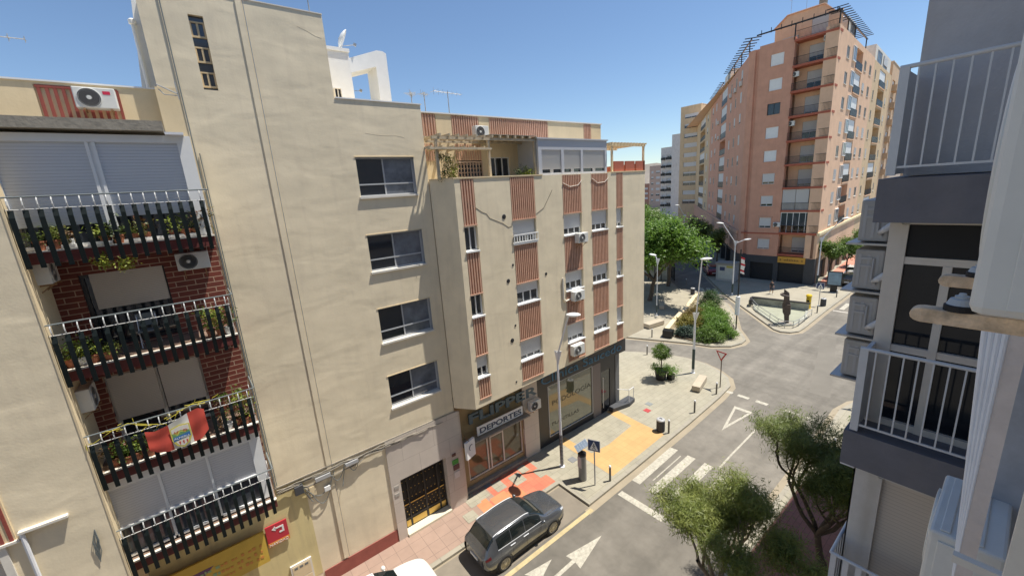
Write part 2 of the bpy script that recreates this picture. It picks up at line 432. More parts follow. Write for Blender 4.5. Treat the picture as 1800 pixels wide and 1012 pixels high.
for z in (.14, .55, 1.30, 2.80): g.fbox(FA, 5.0, 7.2, z, z + .07, -.345, -.285)
for k in range(34): x = 5.06 + k * .064; g.fbox(FA, x, x + .022, .6, 2.8, -.33, -.30)
G1 = g
g = MB(); g.fbox(FA, 4.99, 7.21, .14, 2.92, -.44, -.40); GP = g
g = G1
for a, b in ((5.1, 5.3), (5.4, 6.1), (6.22, 6.8), (6.9, 7.12)): g.fbox(FA, a, b, .20, .50, -.30, -.27, 1); g.fbox(FA, a, b, 1.31, 1.36, -.283, -.27, 1)
random.seed(3)
for k in range(34):
    x = 5.06 + k * .064
    for z in (.75, .95, 1.15, 1.6, 2.05, 2.5):
        if (k + int(z * 20)) % 3 == 0: g.fbox(FA, x - .01, x + .032, z, z + .03, -.30, -.285, 1)
gate = G1.build('gate', [M_black, M_gold], A); GP.build('pane', M_slate, gate)
for i, (x, z, ww, hh, m) in enumerate([(7.55, 2.80, .2, .14, (.12, .06, .05)), (7.53, 2.36, .33, .24, (.06, .30, .05)), (7.56, 2.05, .32, .26, (.13, .06, .06)), (7.58, 1.60, .28, .34, (.66, .62, .58))]):
    o = MB(); o.fbox(FR(0, 15.46, 1, 0), x, x + ww, z, z + hh, .002, .03)
    o = o.build('wall_plate', mat('plate_%d' % i, m, .5), None)
    tag(o, ['small dark brown plate, topmost beside the black gate', 'green rectangular plate beside the black gate', 'dark reddish intercom plate under the green plate', 'white notice, lowest of the plates beside the gate'][i], 'sign')
for x, z in ((4.68, 2.62), (4.66, 2.25)):
    o = MB(); o.fbox(FR(0, 15.46, 1, 0), x, x + .2, z, z + .15, .002, .02); o = o.build('name_plate', mat('faint_plate', (.40, .37, .33), .4), A)
# left bay, brick recess, balconies
FL = FR(0, 13.82, 1, 0)
w = MB(); wallsheet(w, FL, -12, -3.15, 0, 17.0, [(-8.2, -4.88, 4.2, 7.15)], .25, 2.2); w.build('bay_wall', M_tan, A)
w = MB(); w.fbox(FL, -3.165, -3.125, 0, 17, -1.5, .015); w.build('edge_trim', M_cream, A)
FBK = FR(0, 15.42, 1, 0)
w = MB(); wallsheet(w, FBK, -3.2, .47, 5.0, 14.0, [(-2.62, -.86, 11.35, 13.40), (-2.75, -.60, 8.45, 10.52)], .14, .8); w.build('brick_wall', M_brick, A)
w = MB(); w.fbox(FBK, -3.2, .47, 14.0, 16.9, -.6, 0); w.build('enclosure_back_wall', M_tan2, A)
wd = window(FBK, -2.62, -.86, 11.35, 13.40, .12, A, 'none', M_slate, False, cols=2, fw=.09)
s = MB(); s.fbox(FBK, -2.42, -.9, 12.42, 13.40, -.07, -.03); s.build('shutter', M_shutw, wd)
wd = window(FBK, -2.75, -.60, 8.45, 10.52, .12, A, 'none', M_offw, False, cols=2, fw=.09)
s = MB(); s.fbox(FBK, -2.7, -1.68, 9.15, 10.5, -.07, -.03); s.fbox(FBK, -1.6, -.65, 9.15, 10.5, -.07, -.03); s.build('shutter', M_shutw, wd)
# ledge + parapet of the top floor
w = MB(); w.box(-12, -.08, 14.0, 16.25, 16.88, 17.12); w.build('roof_ledge', M_concrete, A)
w = MB(); w.fbox(FR(0, 14.0, 1, 0), -.08, .3, 16.80, 16.86, -.35, .01); w.build('gutter', M_alu, A)
w = MB(); wallsheet(w, FR(0, 15.78, 1, 0), -12, -.02, 17.12, 18.24, [(-2.4, -.86, 17.3, 18.17, .03)], .03, .4); w.build('parapet', M_cream, A)
w = MB(); w.fbox(FR(0, 15.78, 1, 0), -12, -.02, 18.24, 18.28, -.42, .03); w.build('coping', M_white, A)
w = MB(); w.fbox(FR(0, 15.78, 1, 0), -2.4, -.86, 17.3, 18.17, -.06, -.03); w.build('panel_backing', M_cream, A)
w = MB()
for k in range(11): x = -2.36 + k * .145; w.fbox(FR(0, 15.78, 1, 0), x, x + .065, 17.3, 18.14, -.03, .012)
w.fbox(FR(0, 15.78, 1, 0), -2.38, -.87, 18.1, 18.165, -.03, .014); w.build('ribbed_panel', M_redrib, A)

# top-floor shutter enclosure
FE = FR(0, 14.22, 1, 0)
enc = MB()
for a0, a1 in ((-3.2, -3.12), (-1.62, -1.56), (-1.50, -1.44), (.12, .20)): enc.fbox(FE, a0, a1, 14.2, 16.64, -.08, 0)
enc.fbox(FE, -3.2, .2, 16.62, 16.80, -.09, .02); enc.fbox(FE, -3.12, .12, 14.2, 14.28, -.08, .0)
enc.fbox(FE, -1.56, -1.50, 14.2, 16.62, -.07, -.03); enc.fbox(FE, .2, .42, 14.2, 16.8, -1.1, 0)
E1 = enc.build('balcony_enclosure', M_white, A)
s = MB(); s.fbox(FE, -3.12, -1.62, 14.72, 16.62, -.065, -.045); s.fbox(FE, -1.44, .12, 14.85, 16.62, -.065, -.045); s.build('shutter', ribbed('shade_tinted_shutter', (.60, .64, .70), .075, strength=1.0), E1)  # white slats; the blue-grey tint puts shade under the ledge into their colour
s = MB(); s.fbox(FE, -3.12, -1.6, 14.28, 16.6, -.11, -.075); s.fbox(FE, -1.44, .12, 14.28, 16.6, -.11, -.075); s.build('pane', M_glass, E1)
# first-floor enclosure
FE4 = FR(0, 14.27, 1, 0)
enc = MB()
for a0, a1 in ((-3.2, -3.14), (-2.12, -2.06), (-1.02, -.96), (.1, .16)): enc.fbox(FE4, a0, a1, 5.6, 7.78, -.07, 0)
enc.fbox(FE4, -3.2, .16, 7.74, 8.02, -.08, .02); enc.fbox(FE4, -3.14, .1, 5.6, 5.66, -.07, 0); enc.fbox(FE4, -3.14, .1, 6.5, 6.56, -.05, .01)
enc.fbox(FE4, .16, .4, 5.6, 8.0, -1.0, 0)
E4 = enc.build('balcony_enclosure', M_white, A)
s = MB()
for a, b in ((-3.14, -2.12), (-2.06, -1.02), (-.96, .1)): s.fbox(FE4, a, b, 6.56, 7.74, -.055, -.03)
s.build('shutter', ribbed('shade_greyed_shutter', (.60, .61, .64), .075, strength=1.0), E4)  # slat colour greyed to carry shade beneath the balcony above
s = MB(); s.fbox(FE4, -3.14, .1, 5.64, 7.7, -.11, -.075); s.build('pane', M_glassb, E4)

def balcony(zt, front, rail_y, name='balcony'):
    """slab with tiled edge, and the outward-leaning slatted railing"""
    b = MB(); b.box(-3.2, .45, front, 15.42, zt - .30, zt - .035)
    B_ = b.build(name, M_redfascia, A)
    b = MB(); b.box(-3.21, .46, front - .025, front + .10, zt - .035, zt); b.build('slab_edge', M_offw, B_)
    b = MB(); b.box(-3.2, .45, front + .10, 15.42, zt - .035, zt - .004); b.build('floor_tiles', mat('balcony_tile', (.22, .15, .11), .6, .2, 3), B_)
    r = MB(); top = zt + 1.21
    r.tube([(-3.15, rail_y, top), (.50, rail_y, top), (.52, rail_y + .04, top), (.5, 15.0, top)], .019, 8)
    r.build('top_rail', M_greyrail, B_)
    r = MB(); r.tube([(-3.15, rail_y + .02, top - .27), (.42, rail_y + .02, top - .27), (.44, 15.0, top - .27)], .010, 6)
    for k in range(16):
        x = -3.05 + k * .2255
        r.tube([(x, rail_y, top - .01), (x, rail_y - .045, top - .08), (x, rail_y - .05, top - .17), (x, rail_y - .01, top - .27)], .013, 6)
    r.tube([(.40, front + .05, zt - .1), (.40, front + .05, top - .27)], .012, 6)
    r.build('rail_bar_and_slat_glints', mat('pale_bar_and_glint', (.60, .60, .58), .5), B_)  # lower bar and post, plus pale tubes painting sun glint on bent slat tops
    for k in range(16):
        x = -3.05 + k * .2255; s = MB(); fr = FR(0, rail_y, 1, 0); h = .046
        yy = [(top - .27, -.02), (top - .45, .035), (top - 1.0, .04), (top - 1.58, .0)]
        for q in range(3):
            (z1, d1), (z0, d0) = yy[q], yy[q + 1]
            s.add([FP(fr, x - h, d1, z1), FP(fr, x + h, d1, z1), FP(fr, x + h, d0, z0), FP(fr, x - h, d0, z0),
                   FP(fr, x - h, d1 - .03, z1), FP(fr, x + h, d1 - .03, z1), FP(fr, x + h, d0 - .03, z0), FP(fr, x - h, d0 - .03, z0)],
                  [(0, 1, 2, 3), (7, 6, 5, 4), (0, 3, 7, 4), (1, 5, 6, 2)] + ([(0, 4, 5, 1)] if q == 0 else []) + ([(3, 2, 6, 7)] if q == 2 else []))
        s.build('slat', M_green, B_)
    return B_
for zt in (14.19, 11.28, 8.36, 5.55): balcony(zt, 14.08, 13.86)
# things high on this roof
w = MB(); w.xprism(FR(0, 17.0, 1, 0), [(-1.0, 17.1), (.02, 17.1), (.02, 21.5), (-.04, 21.5), (-.36, 18.5), (-.5, 18.0)], -.5, 0); w.build('rooftop_wall', M_white, A)
w = MB(); w.tube([(-.20, 16.9, 17.2), (-.20, 16.9, 20.2)], .05, 10); w.lathe([(.05, 0), (.09, .02), (.09, .12), (.05, .16)], (-.20, 16.9, 20.2)); w.build('vent_pipe', M_white, A)
w = MB(); w.box(5.3, 6.12, 17.5, 20, 18.3, 20.5); w.box(5.25, 6.15, 17.45, 20.05, 20.5, 20.62); w.build('rooftop_room', M_white, A)
w = MB(); w.xprism(FR(0, 18.5, 1, 0), [(6.1, 18.3), (6.33, 18.3), (6.33, 20.02), (7.58, 20.42), (7.58, 18.3), (8.1, 18.3), (8.1, 21.0), (7.95, 21.07), (7.69, 21.07), (6.15, 20.5)], -1.1, 0); w.build('rooftop_arch', M_white, A)
wd = window(FR(0, 17.5, 1, 0), 5.34, 5.62, 18.75, 19.15, -.03, A, 'none', M_offw, False, fw=.03)

def antenna(x, y, z0, h, n, label, rz=0, dx=.35):
    t = thing('antenna', label, 'antenna', (x, y, z0), 'aerials on the roofs')
    m = L(); m.tube([(0, 0, 0), (0, 0, h)], .02, 6); m.build('mast', M_galv, t)
    m = L(); c, s = math.cos(rz), math.sin(rz)
    m.tube([(-dx * c, -dx * s, h - .08), (dx * c, dx * s, h - .08)], .013, 5)
    for k in range(n):
        q = -dx + 2 * dx * k / (n - 1); l = .10 + .16 * (1 - k / n)
        m.tube([(q * c - l * s, q * s + l * c, h - .08), (q * c + l * s, q * s - l * c, h - .08)], .007, 4)
        m.tube([(q * c, q * s, h - .08 - l * .6), (q * c, q * s, h - .08 + l * .6)], .007, 4)
    m.build('yagi', M_galv, t)
    return t
antenna(4.42, 15.75, 20.9, .8, 3, 'thin bare aerial mast on the top edge of the tan tower', dx=.12)
antenna(8.43, 17.2, 18.3, .9, 5, 'small aerial nearest the tan building on the striped roof', .9, .25)
antenna(9.04, 17.2, 18.3, .95, 4, 'middle one of the three aerials on the striped roof', .4, .2)
antenna(10.23, 17.2, 18.3, 1.1, 7, 'wide aerial with long horizontal boom on the striped roof', .1, .75)
antenna(-3.1, 16.5, 18.3, 1.15, 6, 'aerial with horizontal boom at the left edge above the cream parapet', 0, .7)
def dish(x, y, z, r, label, yaw, zm=18.3):
    t = thing('satellite_dish', label, 'satellite dish', (x, y, zm), 'dishes on the tan roof')
    m = L(); m.tube([(0, 0, 0), (0, 0, z - zm)], .025, 6); m.build('mast', M_galv, t)
    m = L(); prof = [(.001, 0), (r * .5, .03), (r * .85, .1), (r, .16), (r * .985, .17), (r * .8, .12), (.001, .03)]
    m.lathe(prof, (0, 0, 0), 'Y', 20)
    o = m.build('reflector', M_white, t, smooth=True); o.location = (0, 0, z - zm); o.rotation_euler = (R(-25), 0, yaw)
    m = L(); m.tube([(0, .05, -r * .8), (0, .55, .0), (0, .6, .05)], .012, 5); m.box(-.04, .04, .56, .68, 0, .1)
    o = m.build('feed_arm', M_galv, t); o.location = (0, 0, z - zm); o.rotation_euler = (R(-25), 0, yaw)
dish(6.2, 18.6, 21.35, .42, 'tall upper satellite dish seen edge-on above the white roof room', R(-106), 20.6)
dish(6.55, 19.6, 19.85, .32, 'smaller lower satellite dish seen through the white roof arch', R(-104))

# ---------------------------------------------------------------- AC outdoor units
def ac_unit(loc, label, rz=0, scale=1.0, bracket=True, w=.80, h=.55, dp=.30, body=M_acw, badge=False, group='air conditioning outdoor units'):
    t = thing('air_conditioner', label, 'air conditioner', loc, group, rz)
    m = L(); m.box(-w / 2, w / 2, -dp, 0, 0, h); m.build('casing', body, t, bevel=.02)
    m = L(); cx = -w * .14; r = h * .44
    m.lathe([(r + .015, 0), (r + .015, -.012), (r, -.016), (r, 0)], (cx, -dp - .002, h / 2), 'Y', 28)
    m.lathe([(.05, 0), (.05, -.02), (.001, -.022)], (cx, -dp - .004, h / 2), 'Y', 12)
    m.build('fan_ring', body, t)
    m = L(); m.lathe([(r, 0), (r, -.006), (.001, -.007)], (cx, -dp - .001, h / 2), 'Y', 24); g = m.build('fan_opening', M_acg, t)
    m = L()
    for q in range(1, 7):
        rr = r * q / 7; m.lathe([(rr + .006, -.012), (rr + .006, -.018), (rr, -.018), (rr, -.012)], (cx, -dp, h / 2), 'Y', 24)
    m.build('grille', M_greyalu, g)
    if badge:
        m = L(); m.box(w * .2, w * .38, -dp - .004, -dp - .001, h * .68, h * .84); m.build('badge', mat('badge_red', (.65, .03, .08), .5), t)
    if bracket:
        m = L()
        for x in (-w * .32, w * .32): m.box(x - .018, x + .018, -dp - .03, .12, -.05, -.012); m.tube([(x, .1, -.32), (x, -dp * .8, -.04)], .012, 5)
        m.build('bracket', M_rust, t)
    return t
ac_unit((-1.30, 15.68, 17.60), 'white unit with red badge on the red striped cream parapet, top left', badge=True, w=.80, h=.50)
ac_unit((-.16, 15.38, 13.20), 'unit on dark brick directly under the right end of the top balcony', w=.78, h=.50)
ac_unit((-3.17, 14.75, 13.38), 'unit on the side wall under the left end of the top balcony', R(90), w=.75, h=.5)
ac_unit((-3.17, 14.72, 10.02), 'unit on the side wall under the left end of the second balcony', R(90), w=.75, h=.6)

# ---------------------------------------------------------------- building B with striped panels
FB = FR(0, 14.61, 1, 0)
B = thing('apartment_building', 'cream corner building with salmon ribbed panels over the shops with blue lettering', 'building', (8.6, 14.61, 0))
zb = lambda a: 5.20 + (a - 8.6) / 13.0 * .42
COLS = [(8.87, 9.53), (11.43, 12.87), (14.7, 16.06), (16.82, 18.17), (18.9, 19.49)]
ROWS = [(12.46, 13.50), (9.56, 10.52), (6.66, 7.66)]
PAN = [(13.56, 15.42), (10.58, 12.38), (7.74, 9.48), (None, 6.58)]
ops = []
for a0, a1 in COLS:
    for z0, z1 in ROWS: ops.append((a0, a1, z0, z1, .22))
    for z0, z1 in PAN: ops.append((a0, a1, z0 if z0 else 5.62, z1, .07))
w = MB(); wallsheet(w, FB, 8.6, 21.6, 5.2, 15.45, ops, .2, .4, zb)
FC = FR(7.95, 15.48, .65, -.87); lc = math.hypot(.65, .87)
wallsheet(w, FC, 0, lc, 5.20, 15.45, [], .1, .3)
w.build('wall', M_tan2, B)
w = MB(); w.prism([(8.0, 15.6), (8.72, 15.02), (21.55, 15.02), (21.55, 25), (8.0, 25)], 5.66, 15.30)
w.prism([(8.0, 16.5), (19.7, 16.5), (19.7, 25), (8.0, 25)], 15.3, 17.2); w.build('wall', M_tan2, B)
w = MB(); w.add([(7.95, 15.48, 5.20), (8.6, 14.61, 5.20), (21.6, 14.61, 5.62), (21.6, 25, 5.62), (7.95, 25, 5.2)], [(0, 1, 2, 3, 4)]); w.build('soffit', M_tan2, B, fix=False)
w = MB(); w.fbox(FB, 8.55, 13.4, 15.45, 15.50, -.3, .03); w.fbox(FB, 18.5, 21.63, 15.45, 15.50, -.3, .03); w.fbox(FC, 0, lc - .01, 15.45, 15.50, -.3, .03); w.build('coping', M_cream, B)
random.seed(5)
for ci, (a0, a1) in enumerate(COLS):
    for ri, (z0, z1) in enumerate(PAN):
        bot = zb((a0 + a1) / 2) + .02 if z0 is None else z0
        if z0 is None: bot = 5.62
        m = MB(); m.fbox(FB, a0, a1, bot, z1, -.09, -.07, 1)
        n = max(5, round((a1 - a0) / .125)); p = (a1 - a0) / n
        for k in range(n): m.fbox(FB, a0 + (k + .22) * p, a0 + (k + .70) * p, bot + .004, z1 - .003, -.07, .012)
        m.fbox(FB, a0, a1, bot - .05, bot + .001, -.06, .035, 0)
        m.build('ribbed_panel', [M_salmon, M_salmonb], B)
    for ri, (z0, z1) in enumerate(ROWS):
        gap = [[.0, .28, .30, .3, .2], [.0, .55, .42, .4, .3], [.45, .22, .25, .25, .12]][ri][ci]
        kind = 'none' if gap == 0 else 'shutter'
        window(FB, a0 + .02, a1 - .02, z0, z1, .17, B, kind, M_white, True, gap=gap, cols=2 if ci in (0, 4) else 3, sillm=M_white)
m = MB()
m.fbox(FB, 11.43, 12.92, 12.82, 12.87, .02, .07); m.fbox(FB, 11.43, 12.92, 12.48, 12.52, .02, .07)
for k in range(10): m.fbox(FB, 11.44 + k * .16, 11.48 + k * .16, 12.52, 12.82, .03, .06)
m.build('planter_rail', M_white, B)
for x, z, r in ((10.98, 13.74, .11), (11.3, 11.51, .06), (10.97, 10.81, .10), (13.34, 10.73, .08), (11.21, 8.59, .06), (10.96, 7.9, .11), (11.04, 5.72, .05)):
    m = MB(); m.lathe([(r, -.006), (r * .8, -.02), (.001, -.021)], (x, 14.61, z), 'Y', 14); m.build('core_hole', M_dark, B)
m = MB()
def crack(pts, rr=.010):
    m.tube([FP(FB, a, .002, z) for a, z in pts], rr, 4)
crack([(8.95, 14.55), (9.3, 14.35), (9.6, 14.2), (9.8, 14.05), (10.05, 13.95), (10.2, 13.75), (10.55, 13.6), (10.9, 13.45), (11.2, 13.25), (11.42, 13.3)])
crack([(12.9, 13.7), (13.4, 13.95), (13.7, 14.35), (14.0, 14.75)], .012)
m.build('wall_crack', mat('crack_dark', (.16, .12, .08), .9), B)
m = MB()
for c, pts in ((0, [(14.72, 15.05), (15.2, 14.85), (15.8, 14.9), (16.1, 15.15)]), (0, [(16.85, 15.2), (17.3, 14.95), (17.9, 14.98), (18.2, 15.2)])): m.tube([FP(FB, a, .03, z) for a, z in pts], .014, 5)
m.tube([FP(FB, 14.45, .04, z) for z in (10.3, 9.2)] + [FP(FB, 14.6, .05, 9.05), FP(FB, 14.95, .06, 9.1)], .04, 7)
m.build('cable', M_offw, B)
ac_unit((15.75, 14.55, 12.0), 'unit under the third column window, top one on the ribbed front', w=.72, h=.50)
ac_unit((15.35, 14.55, 8.98), 'unit with pipe loop, middle one on the ribbed front', w=.78, h=.52)
ac_unit((15.2, 14.55, 5.95), 'unit lowest on the ribbed front above the blue lettering', w=.85, h=.58)
# roof storey and terrace
FU = FR(0, 16.3, 1, 0)
w = MB(); wallsheet(w, FU, 8.0, 19.7, 15.45, 18.22, [(8.2, 8.98, 17.3, 18.2, .05), (9.74, 11.18, 17.3, 18.2, .05), (11.76, 15.5, 17.3, 18.2, .05), (18.23, 18.86, 17.3, 18.2, .05), (9.85, 11.2, 15.5, 16.3, .1), (11.6, 12.85, 15.5, 16.45, .15)], .1, .4); w.build('penthouse_wall', M_cream, B)
w = MB(); w.fbox(FU, 8.0, 19.75, 18.22, 18.27, -.45, .04); w.build('coping', M_white, B)
for a0, a1 in ((8.2, 8.98), (9.74, 11.18), (11.76, 15.5), (18.23, 18.86)):
    m = MB(); m.fbox(FU, a0, a1, 17.3, 18.2, -.07, -.05, 1); n = round((a1 - a0) / .125); p = (a1 - a0) / n
    for k in range(n): m.fbox(FU, a0 + (k + .22) * p, a0 + (k + .7) * p, 17.3, 18.19, -.05, .01)
    m.build('ribbed_panel', [M_salmon, M_salmonb], B)
for a0, a1 in ((8.3, 9.0), (9.8, 11.2)):
    m = MB(); n = round((a1 - a0) / .125); p = (a1 - a0) / n
    for k in range(n): m.fbox(FU, a0 + (k + .22) * p, a0 + (k + .7) * p, 16.3, 17.0, .001, .03)
    m.build('ribbed_panel', M_salmon, B)
m = MB()
for k in range(9):
    x = 9.85 + k * .165
    m.fbox(FU, x, x + .035, 15.5, 16.25, -.02, .02)
    if k < 8:
        for q in range(4): m.tube([FP(FU, x, .0, 15.55 + q * .18), FP(FU, x + .165, .0, 15.64 + q * .18)], .009, 4); m.tube([FP(FU, x, .0, 15.64 + q * .18), FP(FU, x + .165, .0, 15.55 + q * .18)], .009, 4)
m.fbox(FU, 9.85, 11.2, 16.2, 16.26, -.03, .03); gr = m.build('folding_grille', M_salmonb, B)
m = MB(); m.fbox(FU, 9.85, 11.2, 15.45, 16.3, -.16, -.1); m.build('pane', M_glass, gr)
window(FU, 11.6, 12.85, 15.5, 16.45, .12, B, 'none', M_white, False, cols=3)
w = MB()
w.box(7.98, 13.35, 14.9, 15.0, 17.0, 17.1); w.box(8.2, 13.35, 15.9, 15.97, 17.0, 17.08)
for k in range(13): x = 8.25 + k * .42; w.box(x, x + .07, 14.78, 16.3, 17.1, 17.2)
w.box(7.75, 10.7, 14.75, 14.95, 16.60, 16.68)
for k in range(6): x = 7.9 + k * .5; w.box(x, x + .06, 14.9, 16.3, 16.68, 16.76)
for x in (8.1, 10.62, 13.25): w.box(x, x + .1, 14.92, 15.02, 15.45, 17.0)
w.build('pergola', mat('weathered_wood', (.50, .42, .30), .85, .2, 4), B)
w = MB(); w.add([(10.8, 14.85, 17.22), (13.35, 14.85, 17.22), (13.35, 16.3, 17.28), (10.8, 16.3, 17.28), (10.8, 14.85, 17.24), (13.35, 14.85, 17.24), (13.35, 16.3, 17.3), (10.8, 16.3, 17.3)], [(0, 1, 2, 3), (4, 5, 6, 7), (0, 1, 5, 4), (1, 2, 6, 5), (2, 3, 7, 6), (3, 0, 4, 7)]); w.build('canopy_sheet', M_concrete, B)
FN = FR(0, 14.80, 1, 0)
w = MB(); w.fbox(FN, 13.38, 18.36, 16.62, 17.10, -1.5, .0); w.fbox(FN, 13.3, 18.42, 17.10, 17.16, -1.5, .06)
for a0, a1 in ((13.38, 13.6), (14.9, 15.08), (16.3, 16.46), (18.2, 18.36)): w.fbox(FN, a0, a1, 15.46, 16.62, -.12, -.0)
w.fbox(FN, 13.6, 18.2, 15.46, 15.56, -.1, -.01); w.fbox(FN, 13.38, 13.5, 15.46, 16.62, -1.5, -.12); w.fbox(FN, 18.3, 18.36, 15.46, 16.62, -1.5, -.12)
E5 = w.build('glazed_enclosure', mat('pale_grey_alu', (.50, .51, .54), .4), B)
s = MB(); g = MB()
for a0, a1 in ((13.6, 14.9), (15.08, 16.3), (16.46, 18.2)):
    s.fbox(FN, a0, a1, 15.72, 16.62, -.07, -.04); g.fbox(FN, a0, a1, 15.5, 16.6, -.12, -.09)
    c = (a0 + a1) / 2; s.fbox(FN, c - .1, c + .1, 15.56, 15.72, -.07, -.03)
s.build('shutter', M_shutg, E5); g.build('pane', M_glass, E5)
ac_unit((11.0, 16.1, 17.22), 'unit standing on the pergola before the striped roof parapet', bracket=False, w=.72, h=.52)
# far end pergola and terrace dividers
w = MB(); w.box(18.5, 21.75, 14.7, 14.8, 16.85, 16.95); w.box(18.5, 21.6, 16.6, 16.7, 16.85, 16.95)
for k in range(12): x = 18.6 + k * .28; w.box(x, x + .06, 14.6, 17, 16.95, 17.03)
for x in (18.7, 21.6): w.box(x, x + .1, 14.72, 14.82, 15.45, 16.85)
w.build('pergola', M_cream, B)
w = MB()
for x in (18.9, 19.9, 20.9): w.box(x, x + .85, 14.72, 14.80, 15.5, 16.05)
w.box(20.9, 21.6, 14.9, 20, 15.45, 15.9); w.build('terrace_divider', M_slabred, B)
w = MB(); w.box(19.7, 22.5, 19, 24, 15.3, 17.6); w.build('penthouse_wall', M_cream, B)
# climbing plant on the terrace trellis
# shops
FS = FR(0, 16.04, 1, 0)
w = MB(); wallsheet(w, FS, 8.12, 12.35, 0, 5.25, [(8.7, 12.3, .45, 2.82)], .12, .3); w.build('shop_front', mat('mustard_fascia', (.34, .26, .14), .8, .15, 2), B)
m = MB()
for x in (8.7, 9.93, 10.12, 10.95, 12.24): m.fbox(FS, x, x + .07, .45, 2.82, -.12, -.05)
m.fbox(FS, 8.77, 12.24, 2.74, 2.81, -.12, -.055); m.fbox(FS, 8.77, 12.24, .455, .52, -.12, -.055); m.fbox(FS, 10.19, 10.95, 2.3, 2.36, -.12, -.06)
sw = m.build('shop_window', M_offw, B)
m = MB(); m.fbox(FS, 8.7, 12.3, .45, 2.82, -.2, -.11); m.build('pane', mat('brown_papered_glass', (.11, .09, .05), .08, .4, 1.3, spec=.8), sw)
w = MB(); w.fbox(FS, 8.3, 12.5, 2.84, 2.92, .0, .55); w.build('canopy_ledge', M_concrete, B)
w = MB(); w.fbox(FS, 8.3, 12.34, .0, .18, .0, .25); w.build('plinth', M_concrete, B)
w = MB(); w.fbox(FS, 12.35, 13.42, 0, 5.25, -.3, .14); w.build('stone_pillar', M_marble, B)
w = MB(); w.fbox(FS, 8.1, 8.22, 0, 4.9, -.3, .5); w.build('side_pillar', M_marble, B)
w = MB(); wallsheet(w, FS, 13.42, 20.5, 0, 5.5, [(14.35, 18.2, .45, 3.72), (19.05, 19.95, .02, 3.0)], .08, .4); w.build('clinic_cladding', M_slate, B)
w = MB(); w.fbox(FS, 18.24, 18.98, .02, 3.74, .0, .03); w.build('grey_panel', mat('warm_grey_panel', (.20, .17, .16), .6), B)
w = MB(); w.fbox(FS, 13.45, 21.55, 3.78, 4.85, .0, .06); w.build('sign_band', M_slate, B)
w = MB(); w.fbox(FS, 20.5, 20.9, 0, 5.5, -.4, .03); w.build('column', mat('grey_column', (.14, .145, .15), .6), B)
w = MB(); w.box(8.0, 21.0, 16.4, 24, 0, 5.6); w.build('wall', M_tan2, B)
m = MB(); m.fbox(FS, 14.33, 18.22, .43, .47, -.06, .02); m.fbox(FS, 14.33, 18.22, 3.70, 3.74, -.06, .02); m.fbox(FS, 14.32, 14.38, .44, 3.73, -.06, .018); m.fbox(FS, 18.17, 18.23, .44, 3.73, -.06, .018); sw = m.build('shop_window', M_greyalu, B)
m = MB(); m.fbox(FS, 14.35, 18.2, .45, 3.72, -.12, -.05); m.build('pane', mat('reflective_shop_glass', (.10, .11, .07), .03, spec=1.0, coat=1.0), sw)
w = MB(); w.fbox(FS, 19.08, 19.92, .05, 2.98, -.08, -.04); dw = w.build('glass_door', M_glass, B)
w = MB(); w.tube([FP(FS, 19.2, .05, .4), FP(FS, 19.2, .05, 2.6)], .02, 6); w.build('handle', M_white, dw)
M_blue = mat('sign_blue', (.03, .14, .26), .4)
T = text('Clínica Saucedo', .78, FP(FS, 13.75, .065, 3.98), RF, M_blue, B, 'sign_lettering', .02, width=7.3)
T = text('FLIPPER', .72, FP(FS, 8.85, .10, 3.72), RF, mat('letter_blue_grey', (.10, .15, .18), .5), B, 'sign_lettering', .05, bold=.02, width=4.5)
m = MB(); m.fbox(FS, 9.2, 12.15, 3.02, 3.52, .30, .34)
ds = m.build('shop_sign', M_white, None); tag(ds, 'long white DEPORTES sign board above the sports shop window', 'sign')
T = text('DEPORTES', .40, FP(FS, 9.32, .345, 3.12), RF, mat('letter_navy', (.03, .05, .10), .5), ds, 'lettering', .004, bold=.01, width=2.7)
M_let = mat('letter_dark_grey', (.035, .035, .03), .5)
T = text('PODOLOGÍA', .42, FP(FS, 14.65, -.045, 2.35), RF, M_let, B, 'window_lettering', .003, width=3.4)
T = text('PLANTILLAS', .32, FP(FS, 14.6, -.045, 1.05), RF, M_let, B, 'window_lettering', .003, width=2.3)
ac_unit((13.0, 15.86, 2.98), 'unit on the stone pillar between the two shops', w=.75, h=.56)
hs = thing('hanging_sign', 'white square sign with a dark curved mark sticking out beside the gate', 'sign', (8.35, 15.2, 2.9))
m = MB(); m.fbox(FR(8.1, 15.05, .88, .3), .0, .62, 2.55, 3.45, -.06, .06); m.build('panel', M_white, hs)
m = MB()
fr_ = FR(8.1, 15.05, .88, .3)
for k in range(7): 
    w0, w1 = R(60 + k * 25), R(85 + k * 25)
    m.tube([FP(fr_, .33 + .14 * math.cos(w0), .065, 3.08 + .14 * math.sin(w0)), FP(fr_, .33 + .14 * math.cos(w1), .065, 3.08 + .14 * math.sin(w1))], .012 + .006 * math.sin(k / 6 * 3.14), 5)
m.tube([FP(fr_, .26, .065, 3.2), FP(fr_, .36, .065, 3.23), FP(fr_, .42, .065, 3.18)], .014, 5)
m.build('emblem', mat('emblem_navy', (.02, .04, .10), .5), hs)
m = MB(); m.tube([(8.3, 15.05, 3.5), (8.3, 15.5, 3.6)], .02, 6); m.build('bracket', M_rust, hs)

